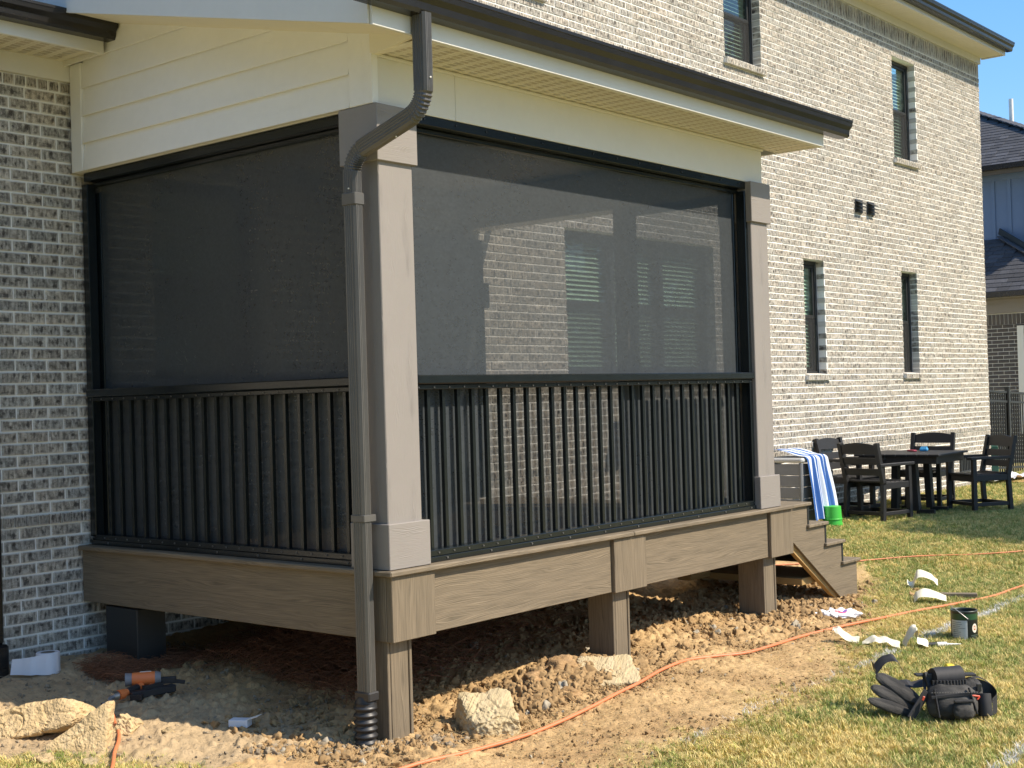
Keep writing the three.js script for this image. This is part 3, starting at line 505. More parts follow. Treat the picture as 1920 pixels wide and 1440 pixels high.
// ------------------------------------------------------------------ ground: one sheet, fine near the porch, out to the horizon
{
  const axis = (pts) => { const a = []; for (let i = 0; i < pts.length - 1; i++) { const [p, s] = pts[i], q = pts[i + 1][0]; const n = Math.max(1, Math.round((q - p) / s)); for (let k = 0; k < n; k++) a.push(p + (q - p) * k / n); } a.push(pts[pts.length - 1][0]); return a; };
  const X = axis([[-400, 40], [-40, 6], [-6, 0.5], [-1.7, 0.016], [4.8, 0.04], [7, 0.1], [13, 0.3], [24, 2], [60, 30], [420, 1]]);
  const Z = axis([[-400, 40], [-40, 5], [-6, 0.4], [-2.8, 0.05], [-2.0, 0.016], [1.35, 0.05], [3, 0.15], [8, 2], [40, 30], [400, 1]]);
  const nx = X.length, nz = Z.length, P = new Float32Array(nx * nz * 3), C = new Float32Array(nx * nz * 3), U = new Float32Array(nx * nz * 2), I = [];
  for (let j = 0; j < nz; j++) for (let i = 0; i < nx; i++) {
    const x = X[i], z = Z[j], k = j * nx + i, near = x > -3 && x < 8 && z > -4 && z < 3;
    let y = gy(x, z); const L = near ? lawn(x, z) : 1;
    const n1 = fbm(x * 3, 4, z * 3, 3), n2 = near ? fbm(x * 14, 8, z * 14, 3) : 0, n4 = near ? fbm(x * 45, 2, z * 45, 2) : 0;
    if (near) { const e = 1 - L; const rough = ss(0.9, 0.1, z) * ss(-3, -1.2, z + 0.6); y += e * (0.02 * n1 + (0.016 + 0.04 * rough * ss(0.0, 0.5, n1 + 0.3)) * Math.abs(n2) * 1.3 + 0.009 * n4); y -= L * 0.012; }
    else y -= 0.012;
    P.set([x, y, z], k * 3); U.set([x, z], k * 2);
    const tan = ss(-0.35, 0.4, n1 + 0.6 * n2), dk = ss(0.0, 0.7, n2 * 0.8 - n1 * 0.3);
    let c = [mix(0.41, 0.55, tan), mix(0.265, 0.375, tan), mix(0.12, 0.18, tan)].map((v, q) => mix(v, [0.23, 0.125, 0.065][q], 0.6 * dk));
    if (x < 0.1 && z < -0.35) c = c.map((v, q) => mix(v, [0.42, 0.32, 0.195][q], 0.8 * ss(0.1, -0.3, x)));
    const g = fbm(x * 1.3, 9, z * 1.3, 3), lw = [mix(0.4, 0.28, ss(-0.3, 0.4, g)), mix(0.33, 0.27, ss(-0.3, 0.4, g)), mix(0.13, 0.085, ss(-0.3, 0.4, g))];
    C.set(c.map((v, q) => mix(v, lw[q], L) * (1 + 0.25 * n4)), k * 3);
  }
  for (let j = 0; j < nz - 1; j++) for (let i = 0; i < nx - 1; i++) { const a = j * nx + i, b = a + 1, c = a + nx, d = c + 1; I.push(a, c, b, b, c, d); }
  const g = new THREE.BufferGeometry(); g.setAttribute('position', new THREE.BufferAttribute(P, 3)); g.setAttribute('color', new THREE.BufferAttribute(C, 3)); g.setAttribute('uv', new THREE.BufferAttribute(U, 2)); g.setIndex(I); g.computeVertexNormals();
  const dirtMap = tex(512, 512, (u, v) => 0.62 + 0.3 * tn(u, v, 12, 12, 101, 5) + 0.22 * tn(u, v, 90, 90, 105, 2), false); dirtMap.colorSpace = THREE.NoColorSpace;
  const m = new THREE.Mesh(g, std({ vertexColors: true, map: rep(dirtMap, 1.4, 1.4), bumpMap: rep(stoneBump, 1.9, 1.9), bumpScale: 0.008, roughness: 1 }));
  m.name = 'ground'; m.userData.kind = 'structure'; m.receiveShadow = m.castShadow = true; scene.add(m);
}
const inFrame = (x, y, z, margin = 1.12) => { const p = new THREE.Vector3(x, y, z).project(camera); return Math.abs(p.x) < margin && Math.abs(p.y) < margin * 1.05 && p.z < 1; };
camera.aspect = 4 / 3; camera.updateProjectionMatrix(); camera.updateMatrixWorld();
function scatter(name, geo, mtl, list, label) {                             // list of [matrix, color]
  const m = new THREE.InstancedMesh(geo, mtl, list.length); m.name = name; m.castShadow = m.receiveShadow = true;
  list.forEach(([q, c], i) => { m.setMatrixAt(i, q); if (c) m.setColorAt(i, c); });
  m.userData.kind = 'stuff'; scene.add(m); if (label) m.userData.label = label; return m;
}
const mtx = (x, y, z, rx, ry, rz, sx, sy = sx, sz = sx) => new THREE.Matrix4().compose(new THREE.Vector3(x, y, z), new THREE.Quaternion().setFromEuler(new THREE.Euler(rx, ry, rz, 'YXZ')), new THREE.Vector3(sx, sy, sz));
// white marking lines sprayed across the lawn, along x
const marked = (x, z) => { for (const [zc, w, a, b] of [[1.1, 0.035, 0.85, 3.2], [1.05, 0.04, 3.7, 6.0], [2.43, 0.04, 1.0, 5]]) if (x > a && x < b && Math.abs(z - zc - 0.02 * n3(x * 3, 1, 2)) < w * (0.8 + 0.5 * n3(x * 9, 3, z * 9))) return 0.55 + 0.5 * n3(x * 2.3, 4, 1) > rnd() * 0.9; return false; };
{ // grass: small tufts of bent blades
  const tuft = (n, h) => { const P = []; for (let i = 0; i < n; i++) { const a = rnd() * 6.283, r = 0.022 * Math.sqrt(rnd()), l = h * rr(0.55, 1.1), w = rr(0.0016, 0.0028), lean = rr(0.2, 1.1) * l, x = Math.cos(a * 3.1) * r, z = Math.sin(a * 3.1) * r, dx = Math.cos(a), dz = Math.sin(a);
    const p = [[x - dz * w, 0, z + dx * w], [x + dz * w, 0, z - dx * w], [x + dx * lean * 0.35 - dz * w * 0.8, l * 0.6, z + dz * lean * 0.35 + dx * w * 0.8], [x + dx * lean * 0.35 + dz * w * 0.8, l * 0.6, z + dz * lean * 0.35 - dx * w * 0.8], [x + dx * lean, l * 0.95, z + dz * lean]];
    for (const k of [0, 1, 2, 1, 3, 2, 2, 3, 4]) P.push(...p[k]); }
    const g = new THREE.BufferGeometry(); g.setAttribute('position', new THREE.Float32BufferAttribute(P, 3)); g.computeVertexNormals(); return g; };
  const gm = new THREE.MeshPhysicalMaterial({ color: 0xffffff, roughness: 0.75, side: THREE.DoubleSide, transmission: 0.25, thickness: 0 });
  const lists = [[], [], []];
  const put = (x, z) => {
    const L = lawn(x, z); if (rnd() > L * 1.15) return; const y = gy(x, z) - 0.012; if (!inFrame(x, y, z)) return;
    if (z < -2.58 && x < 15.2) return;
    const g = fbm(x * 1.3, 9, z * 1.3, 3), green = ss(-0.45, 0.5, g + 0.25 * n3(x * 7, 6, z * 7) + (x > 5 ? 0.35 : 0.05) + 0.1), dry = rnd() > 0.12 + 0.5 * green;
    const k = rr(0.75, 1.25); let c = dry ? [0.72 * k, 0.58 * k, 0.22 * k] : [mix(0.38, 0.25, green) * k, mix(0.38, 0.31, green) * k, 0.065 * k];
    if (marked(x, z)) c = [0.72, 0.72, 0.7];
    const s = rr(0.6, 1.25) * (0.7 + 0.3 * L);
    lists[Math.floor(rnd() * 3)].push([mtx(x, y, z, 0, rnd() * 6.283, 0, s, s * rr(0.7, 1.15), s), col(...c)]);
  };
  for (let i = 0; i < 60000; i++) put(rr(-0.2, 6.5), rr(0.1, 3));
  for (let i = 0; i < 60000; i++) put(rr(3, 11), rr(-1.6, 2.2));
  for (let i = 0; i < 60000; i++) put(rr(7, 17), rr(-4.2, 1.5));
  for (let i = 0; i < 15000; i++) put(rr(15, 26), rr(-8, 1.5));
  for (let i = 0; i < 9000; i++) put(rr(-1.7, -0.5), rr(-1.3, -0.2));
  lists.forEach((l) => scatter(numbered('grass'), tuft(9, 0.042), gm, l, 'short half-dry lawn grass'));
}
// lumps and gravel on the bare earth
function lump(s, det = 1, rough = 0.35) {
  const g0 = new THREE.IcosahedronGeometry(1, det); g0.deleteAttribute('normal'); if (det < 4) g0.deleteAttribute('uv'); const g = mergeVertices(g0), p = g.attributes.position;
  for (let i = 0; i < p.count; i++) { const v = new THREE.Vector3().fromBufferAttribute(p, i), k = 1 + rough * n3(v.x * 1.3 + s * 9, v.y * 1.3, v.z * 1.3 + s) + rough * 0.6 * n3(v.x * 3 + s, v.y * 3 + s * 2, v.z * 3); v.multiplyScalar(k); p.setXYZ(i, v.x, v.y * 0.75, v.z); }
  g.computeVertexNormals(); return g;
}
{
  const lists = [[], [], [], []], sm = std({ map: rep(stoneBump.clone(), 1, 1), roughness: 1 }); sm.map.colorSpace = THREE.NoColorSpace;
  const put = (x, z, r, warm) => {
    if (lawn(x, z) > 0.55 && rnd() > 0.1) return; if (r > 0.014 && x < 3.2 && z > 0.24) return; const y = gy(x, z); if (!inFrame(x, y, z)) return;
    const k = rr(0.8, 1.2), pale = rnd() > 0.975; const c = pale ? [0.75, 0.66, 0.5] : warm ? [0.66 * k, 0.43 * k, 0.2 * k] : [0.55 * k, 0.44 * k, 0.3 * k];
    lists[Math.floor(rnd() * 4)].push([mtx(x, y + r * 0.35, z, rnd() * 6, rnd() * 6, rnd() * 6, r, r * rr(0.6, 1), r), col(...c)]);
  };
  const rad = (a, b) => a * Math.pow(b / a, Math.pow(rnd(), 3.6));
  for (let i = 0; i < 16000; i++) put(rr(-0.4, 5.6), rr(-0.95, 0.5), rad(0.003, 0.028), true);
  for (let i = 0; i < 8000; i++) { const x = 1.3 + (rnd() + rnd() - 1) * 0.75, z = 0.08 + (rnd() + rnd() - 1) * 0.35; put(x, z, rad(0.0035, 0.038), true); }
  for (let i = 0; i < 2600; i++) { const x = 4.0 + (rnd() + rnd() - 1) * 0.7, z = 0.0 + (rnd() + rnd() - 1) * 0.3; put(x, z, rad(0.004, 0.035), true); }
  for (let i = 0; i < 7000; i++) put(rr(0.2, 5.2), rr(0.2, 1.3), rad(0.002, 0.011), true);
  for (let i = 0; i < 4500; i++) put(rr(-1.6, 0.6), rr(-2.6, -0.2), rad(0.002, 0.014), false);
  for (let i = 0; i < 2200; i++) { const t = rnd(), x = -0.5 + 0.75 * t + rr(-0.05, 0.05), z = -0.42 + 0.58 * t + (rnd() + rnd() - 1) * 0.13; put(x, z, rad(0.005, 0.022), rnd() > 0.35); }
  lists.forEach((l, i) => scatter(numbered('gravel'), lump(i + 1, 2, 0.95), sm, l, 'loose clods and gravel on the bare earth'));
}
{ // dry straw lying about, and pine straw heaped under the deck
  const needle = (l, w) => { const g = new THREE.CylinderGeometry(w, w * 0.6, l, 4, 3); const p = g.attributes.position; for (let i = 0; i < p.count; i++) { const y = p.getY(i) / l; p.setX(i, p.getX(i) + l * 0.22 * (0.25 - y * y)); } return g.rotateZ(Math.PI / 2); };
  const straw = [], pine = [];
  const put = (arr, x, z, h, s, c, up) => { const y = gy(x, z) + h; if (!inFrame(x, y, z)) return; arr.push([mtx(x, y, z, rr(-0.3, 0.3), rnd() * 6.283, rr(-up, up), s, s, s), col(...c)]); };
  for (let i = 0; i < 16000; i++) { const x = rr(-0.5, 5.8), z = rr(-0.5, 1.4); if (lawn(x, z) > 0.9) continue; const k = rr(0.6, 1.2); put(straw, x, z, rr(0.004, 0.02), rr(0.4, 1), [0.58 * k, 0.43 * k, 0.21 * k], 0.35); }
  for (let i = 0; i < 2500; i++) { const k = rr(0.5, 1); put(straw, rr(-1.5, 0.5), rr(-2.5, -0.4), rr(0.003, 0.015), rr(0.4, 0.9), [0.4 * k, 0.33 * k, 0.23 * k], 0.3); }
  for (let i = 0; i < 9000; i++) {
    const t = rnd(), x = 0.1 + (rnd() + rnd()) * 1.15 * (0.3 + t), z = -1.35 + (rnd() + rnd() - 1) * 0.85; if (x < 0.3 && z > -1.5 - x) continue;
    const k = rr(0.5, 1.25); put(pine, x, z, rr(0, 0.075), rr(0.9, 1.9), [0.27 * k, 0.115 * k, 0.055 * k], 0.6);
  }
  for (let i = 0; i < 2200; i++) { const k = rr(0.5, 1.25); put(pine, rr(-0.3, 0.35), -2.1 + (rnd() + rnd() - 1) * 0.22, rr(0, 0.05), rr(0.8, 1.5), [0.27 * k, 0.115 * k, 0.055 * k], 0.5); }
  scatter('straw', needle(0.055, 0.0011), std({ roughness: 0.9 }), straw, 'dry grass stalks on the bare earth');
  scatter('pine_straw', needle(0.075, 0.0013), std({ roughness: 0.9 }), pine, 'reddish pine straw heaped under the deck');
}
// stones: convex slabs cut by planes, edges crumbled
function stone(planes, s, det = 24, rough = 0.012) {
  const g = new THREE.IcosahedronGeometry(1, det), p = g.attributes.position, N = planes.map(([x, y, z, d]) => [new THREE.Vector3(x, y, z).normalize(), d]), U = [];
  for (let i = 0; i < p.count; i++) {
    const v = new THREE.Vector3().fromBufferAttribute(p, i); let q = 0; const e = 14;
    for (const [n, d] of N) { const c = v.dot(n) / d; if (c > 0) q += Math.pow(c, e); }
    let r = 1 / Math.pow(q, 1 / e); const w = v.clone().multiplyScalar(r);
    r += rough * 1.7 * fbm(w.x * 9 + s, w.y * 9, w.z * 9, 4) + rough * 1.2 * fbm(w.x * 40, w.y * 40 + s, w.z * 40, 2) - rough * 1.1 * ss(0.1, 0.0, Math.abs(n3(w.x * 7, w.y * 7 + s, w.z * 7))); v.multiplyScalar(r); p.setXYZ(i, v.x, v.y, v.z); U.push(v.x * 2.2 + v.z, v.y * 2.2 + v.z * 0.9);
  }
  g.setAttribute('uv', new THREE.Float32BufferAttribute(U, 2)); g.computeVertexNormals(); return flat(g);
}
const YAW = -0.8746;
function stoneAt(label, planes, pos, rot, s, m, rough = 0.012) { const o = T('stone', stone(planes, s, 24, rough), m, label, 'stone'); o.position.set(...pos); o.rotation.set(rot[0], rot[1], rot[2], 'YXZ'); return o; }
stoneAt('large rough limestone slab lying at the left edge, biggest of the stones', [[0, 1, 0.12, 0.075], [0, -1, 0, 0.1], [0, 0.25, 1, 0.12], [0, 0, -1, 0.12], [1, 0.25, 0.1, 0.28], [-1, 0, 0, 0.55], [1, -0.8, 0.2, 0.27], [0.3, 1, 0, 0.11]], [-1.04, -0.705, -1.5], [-0.35, YAW + 0.02, 0.2], 3, mat.stone, 0.01);
stoneAt('triangular pale stone slab leaning against the large slab beside the orange hose', [[0, 0.15, 1, 0.05], [0, 0, -1, 0.055], [1, 0.02, 0, 0.115], [-0.62, 0.78, 0, 0.065], [-0.12, -1, 0, 0.1], [-1, 0.1, 0, 0.19], [-0.3, 1, 0, 0.13]], [-0.99, -0.725, -1.08], [-0.3, YAW, -0.03], 8, mat.stone, 0.006);
stoneAt('small angular stone right of the triangular slab', [[0, 1, 0.3, 0.04], [0, -1, 0, 0.04], [1, 0.2, 0, 0.06], [-1, 0.6, 0, 0.05], [0, 0, 1, 0.05], [0, 0, -1, 0.05], [1, 1, 0, 0.06]], [-0.72, -0.745, -1.12], [0.1, 0.4, -0.2], 11, mat.stone);
stoneAt('pale stone block at the edge of the dirt, right of the corner post', [[0.05, 1, 0.3, 0.08], [0, -1, 0, 0.08], [0.1, 0, 1, 0.13], [0, 0, -1, 0.15], [1, 0.1, 0, 0.14], [-1, 0.15, 0.2, 0.13], [-0.6, 0, 1, 0.14]], [0.52, -0.815, 0.15], [0.1, YAW + 0.12, 0.06], 15, mat.stonePale);
stoneAt('flat yellowish stone lying in the dirt mound in front of the second post', [[0.05, 1, 0.1, 0.04], [0, -1, 0, 0.05], [0, 0, 1, 0.12], [0, 0, -1, 0.17], [1, 0, 0, 0.17], [-1, 0.3, 0, 0.16], [1, 0, 0.8, 0.19]], [1.48, -0.755, 0.2], [0.28, YAW + 0.2, 0.05], 21, mat.stonePale);
for (const [x, z, r, s] of [[1.34, -0.02, 0.1, 2], [1.12, -0.03, 0.075, 5], [0.98, 0.12, 0.05, 7], [1.12, 0.2, 0.055, 9]]) { const o = T('dirt_clod', lump(s, 5, 0.45).scale(r, r * 0.7, r), mat.clod, ['big cracked lump of earth at the top of the mound', 'upright clod of earth left of the cracked lump', 'small round clod behind the pale stone block', 'small clod of earth at the foot of the mound near the hose'][[2, 5, 7, 9].indexOf(s)], 'clod'); o.position.set(x, gy(x, z) + r * 0.2, z); o.rotation.y = s; }
{ for (const [x, z, r, s, lb] of [[-1.27, -0.98, 0.045, 31, 'small pale stone under the large slab at the bottom left'], [-1.13, -0.83, 0.035, 32, 'white pebble below the triangular slab'], [-0.62, -0.95, 0.03, 33, 'flat brown stone chip on the sunlit dirt'], [-1.3, -2.35, 0.06, 34, 'grey stone in the shade above the large slab']]) { const o = T('stone', lump(s, 4, 0.5).scale(r, r * 0.8, r), s === 32 ? mat.stonePale : mat.stone, lb, 'stone'); o.position.set(x, gy(x, z) + r * 0.3, z); } }

// ------------------------------------------------------------------ garden table and chairs
function chairParts(t) {
  const m = mat.chair, w = 0.25, dz = 0.23, H = 0.86;
  for (const s of [-1, 1]) {
    M('leg', bar([s * w, 0, dz], [s * w, 0.6, dz - 0.005], 0.05, 0.05), m, t);
    M('leg', [bar([s * w, 0, -dz - 0.02], [s * w, 0.42, -dz + 0.005], 0.048, 0.05), bar([s * w, 0.4, -dz + 0.005], [s * w, H, -dz - 0.1], 0.048, 0.05)], m, t);
    const arm = new THREE.Shape([[-0.3, -0.03], [0.28, -0.04], [0.31, 0], [0.28, 0.04], [-0.3, 0.02]].map(([a, b]) => new THREE.Vector2(a, b)));
    M('armrest', flat(new THREE.ExtrudeGeometry(arm, { depth: 0.024, bevelEnabled: true, bevelSize: 0.004, bevelThickness: 0.004, bevelSegments: 1 }).rotateX(-Math.PI / 2).rotateY(-Math.PI / 2).translate(s * w, 0.602, 0.0)), m, t);
    M('stretcher', bb(s * w - 0.018, s * w + 0.018, 0.06, 0.1, -dz + 0.01, dz - 0.02), m, t);
    M('seat_rail', bb(s * w - 0.02, s * w + 0.02, 0.35, 0.42, -dz + 0.02, dz - 0.02), m, t);
  }
  M('stretcher', bb(-w + 0.02, w - 0.02, 0.06, 0.1, dz - 0.045, dz - 0.01), m, t); M('stretcher', bb(-w + 0.02, w - 0.02, 0.06, 0.1, -dz - 0.02, -dz + 0.015), m, t);
  M('seat_rail', bb(-w + 0.02, w - 0.02, 0.34, 0.405, dz - 0.03, dz), m, t);
  for (let i = 0; i < 6; i++) { const z = -dz + 0.05 + i * 0.078; M('seat_slat', bb(-w + 0.022, w - 0.022, 0.418 - 0.016 * Math.sin((i / 5) * 3.14) + (i === 5 ? -0.01 : 0), 0.44 - 0.016 * Math.sin((i / 5) * 3.14) + (i === 5 ? -0.01 : 0), z - 0.036, z + 0.034, { b: 0.005 }), m, t); }
  [[0.5, 0.075], [0.62, 0.075], [0.735, 0.1]].forEach(([y, h], i) => {
    const z = -dz - 0.0 - (y - 0.4) * 0.23, n = 10, top = [], bot = [];
    for (let k = 0; k <= n; k++) { const q = k / n * 2 - 1, x = q * (w - 0.024); top.push([x, y + h + (i === 2 ? 0.028 * (1 - q * q) : 0)]); bot.unshift([x, y]); }
    const g = prism([...bot.reverse(), ...top.reverse()], z - 0.012, z + 0.012), p = g.attributes.position;
    for (let k = 0; k < p.count; k++) p.setZ(k, p.getZ(k) - (p.getY(k) - y) * 0.23);
    g.computeVertexNormals(); M('back_slat', g, m, t);
  });
}
const G1 = 'black slatted armchairs round the garden table';
const chair0 = thing('garden_chair', 'black slatted armchair nearest the stair, its back to the camera', 'chair', [9.55, gy(9.55, -1.88) + 0.005, -1.88], Math.atan2(0.97, 0.22), G1);
chairParts(chair0);
for (const [x, z, dx, dz, lb] of [[9.76, -2.27, -0.1, 1, 'black slatted armchair against the brick wall, beside the striped towel'], [11.2, -2.02, -1, 0.05, 'black slatted armchair behind the garden table'], [10.98, -1.28, -0.82, -0.57, 'black slatted armchair standing clear of the table, rightmost of the four']]) {
  const c = chair0.clone(); c.name = numbered('garden_chair'); c.position.set(x, gy(x, z) + 0.01, z); c.rotation.y = Math.atan2(dx, dz); c.userData = { ...chair0.userData, label: lb }; scene.add(c);
}
{ const tx = 10.42, tz = -1.85, y = gy(tx, tz), t = thing('garden_table', 'square black slatted garden table between the four armchairs', 'table', [tx, y + 0.01, tz], 0.05);
  for (let i = 0; i < 8; i++) M('table_slat', bb(-0.5, 0.5, 0.665, 0.69, -0.5 + i * 0.125 + 0.002, -0.375 + i * 0.125 - 0.002, { b: 0.004 }), mat.chair, t);
  M('apron', [bb(-0.46, 0.46, 0.58, 0.663, 0.43, 0.46), bb(-0.46, 0.46, 0.58, 0.663, -0.46, -0.43), bb(-0.46, -0.43, 0.58, 0.663, -0.43, 0.43), bb(0.43, 0.46, 0.58, 0.663, -0.43, 0.43)], mat.chair, t);
  for (const sx of [-0.22, 0.22]) for (const sz of [-0.13, 0.13]) M('leg', [bar([sx, 0.03, sz], [sx, 0.6, sz * 0.8], 0.09, 0.075), bar([sx, 0.02, sz], [sx, 0.02, sz * 2.6], 0.05, 0.05)], mat.chair, t);
  const bl = T('plastic_case', [cb(0, 0.016, 0, 0.14, 0.032, 0.09, { b: 0.008 }), cb(0, 0.04, 0, 0.12, 0.014, 0.075, { b: 0.005 })], std({ color: col(0.05, 0.32, 0.6), roughness: 0.5 }), 'small bright blue plastic case on the garden table', 'case'); bl.position.set(tx + 0.32, y + 0.701, tz + 0.02); bl.rotation.y = 0.3;
  const rd = T('pencil_box', cb(0, 0.01, 0, 0.16, 0.02, 0.05, { b: 0.006 }), std({ color: col(0.3, 0.02, 0.05), roughness: 0.5 }), 'flat dark red pencil box on the garden table, left of the blue case', 'box'); rd.position.set(tx + 0.16, y + 0.701, tz - 0.06); rd.rotation.y = 0.9; }
// storage box, towel, bucket
{ const y = gy(8.4, -2.3), gm = std({ map: rep(paintTex(0.2, 0.21, 0.22, 0.06), 2, 2), roughness: 0.6 });
  const t = thing('deck_box', 'grey plank-pattern storage box with a pale rim beside the right porch column', 'storage box', [8.25, y, -2.36]);
  for (let i = 0; i < 5; i++) M('side_panel', [bb(0, 0.02, 0.03 + i * 0.125, 0.15 + i * 0.125, -0.22, 0.2, { b: 0.006 })], gm, t);
  for (let i = 0; i < 5; i++) M('front_panel', bb(0.03, 0.5, 0.03 + i * 0.125, 0.15 + i * 0.125, 0.2, 0.222, { b: 0.006 }), gm, t);
  M('corner_post', [bb(-0.012, 0.03, 0, 0.67, 0.195, 0.235, { b: 0.015 }), bb(-0.012, 0.03, 0, 0.67, -0.24, -0.21, { b: 0.01 }), bb(0.5, 0.54, 0, 0.67, 0.195, 0.235, { b: 0.015 })], gm, t);
  M('lid', bb(-0.02, 0.56, 0.665, 0.715, -0.25, 0.245, { b: 0.02 }), std({ color: col(0.5, 0.51, 0.5), roughness: 0.55 }), t);
  const stripes = tex(128, 16, (u) => ((u * 5) % 1 < 0.5 ? [0.03, 0.11, 0.36] : [0.66, 0.72, 0.8]));
  const nu = 40, nv = 50, P = [], U = [], I = [];
  for (let j = 0; j <= nv; j++) for (let i = 0; i <= nu; i++) {                // over the lid, then hanging in front with folds
    const a = i / nu, s = j / nv * 1.15, fold = 0.018 * Math.sin(a * 21 + 1) * ss(0.4, 0.9, s) + 0.01 * Math.sin(a * 47);
    let zz = -0.2 + s, yy = 0.735 + 0.06 * ss(0.4, 0.1, s); if (s > 0.42) { const q = Math.min(1, (s - 0.42) / 0.1); zz = 0.22 + 0.05 * Math.sin(q * 1.57) + (s > 0.52 ? (s - 0.52) * 0.12 : 0); yy = 0.735 - 0.05 * (1 - Math.cos(q * 1.57)) - Math.max(0, s - 0.52); }
    P.push(0.05 + a * 0.47 + 0.09 * ss(0.4, 1.1, s) * (a - 0.2), yy + 0.006 * Math.sin(a * 13 + s * 9), zz + fold); U.push(a, s);
  }
  for (let j = 0; j < nv; j++) for (let i = 0; i < nu; i++) { const a = j * (nu + 1) + i, b = a + 1, c = a + nu + 1, d = c + 1; I.push(a, c, b, b, c, d); }
  const g = new THREE.BufferGeometry(); g.setAttribute('position', new THREE.Float32BufferAttribute(P, 3)); g.setAttribute('uv', new THREE.Float32BufferAttribute(U, 2)); g.setIndex(I); g.computeVertexNormals();
  const tw = T('towel', flat(g), std({ map: stripes, roughness: 0.95, side: THREE.DoubleSide, bumpMap: rep(noiseTex, 8, 8), bumpScale: 0.002 }), 'blue and white striped towel draped over the grey storage box', 'towel'); tw.position.set(8.25, y, -2.36);
  const b = T('bucket', [lathe([[0, 0.2], [0.085, 0.2], [0.1, 0.0], [0.106, 0.0], [0.106, 0.02], [0.102, 0.025], [0.092, 0.2], [0.088, 0.206], [0, 0.206]], 26), lathe([[0.1, 0.06], [0.106, 0.062], [0.104, 0.075], [0.098, 0.077]], 26)], std({ color: col(0.05, 0.42, 0.045), roughness: 0.45 }), 'bright green toy bucket upside down under the striped towel', 'bucket'); b.position.set(8.62, gy(8.62, -2.0) + 0.0, -1.98); }
{ const y = gy(6.3, -2.3), t = thing('grill_cart', 'black grill cart with side shelves by the wall, seen dimly through the porch', 'grill', [6.27, y, -2.33]);
  M('body', bb(-0.4, 0.4, 0.1, 1.32, -0.22, 0.2, { b: 0.02 }), mat.frame, t); M('shelf', bb(-0.64, -0.41, 1.3, 1.34, -0.2, 0.2, { b: 0.01 }), mat.frame, t); M('shelf', bb(0.41, 0.64, 1.3, 1.34, -0.2, 0.2, { b: 0.01 }), mat.frame, t); M('top_plate', bb(-0.41, 0.41, 1.322, 1.38, -0.23, 0.21, { b: 0.01 }), mat.frame, t);
  M('handle', [bar([-0.3, 1.16, 0.25], [0.3, 1.16, 0.25], 0.02, 0.02), bar([-0.28, 1.16, 0.19], [-0.28, 1.16, 0.25], 0.015, 0.015), bar([0.28, 1.16, 0.19], [0.28, 1.16, 0.25], 0.015, 0.015)], std({ color: col(0.5, 0.5, 0.5), metalness: 1, roughness: 0.3 }), t);
  for (const x of [-0.36, 0.36]) for (const z of [-0.18, 0.16]) M('caster', cyl(0.045, 0.045, 0.03, 0, 0, 0, 14).rotateZ(1.5708).translate(x, 0.05, z), mat.corr, t); }

// ------------------------------------------------------------------ things on the ground
function hoseAt(pts, r, label, h = 0) { return T('air_hose', tube(pts.map(([x, z]) => [x, gy(x, z) + r + h, z]), r, pts.length * 14, 8), mat.hose, label, 'hose'); }
hoseAt([[-0.45, 0.3], [-0.16, 0.31], [0.13, 0.36], [0.51, 0.41], [0.75, 0.42], [0.98, 0.42], [1.3, 0.4], [1.51, 0.38], [1.85, 0.31], [2.19, 0.27], [2.38, 0.33], [2.57, 0.42], [2.9, 0.45], [3.23, 0.45], [3.72, 0.52], [4.14, 0.6], [4.54, 0.67], [5.11, 0.78], [5.58, 0.85], [6.14, 0.9], [7, 1.2]], 0.0095, 'long orange air hose across the dirt, running out into the lawn', 0.01);
hoseAt([[5.2, -1.4], [5.6, -1.15], [5.93, -0.95], [6.43, -0.68], [6.97, -0.34], [7.3, 0.04], [7.64, 0.36], [8.6, 0.9]], 0.006, 'thin far orange hose in the grass beyond the stair', 0.012);
hoseAt([[-1.25, -0.5], [-1.09, -0.71], [-0.98, -0.86], [-0.88, -0.98], [-0.8, -1.1], [-0.75, -1.2], [-0.66, -1.36], [-0.6, -1.47], [-0.56, -1.53]], 0.009, 'short orange hose from the bottom edge to the nail gun', 0.012);
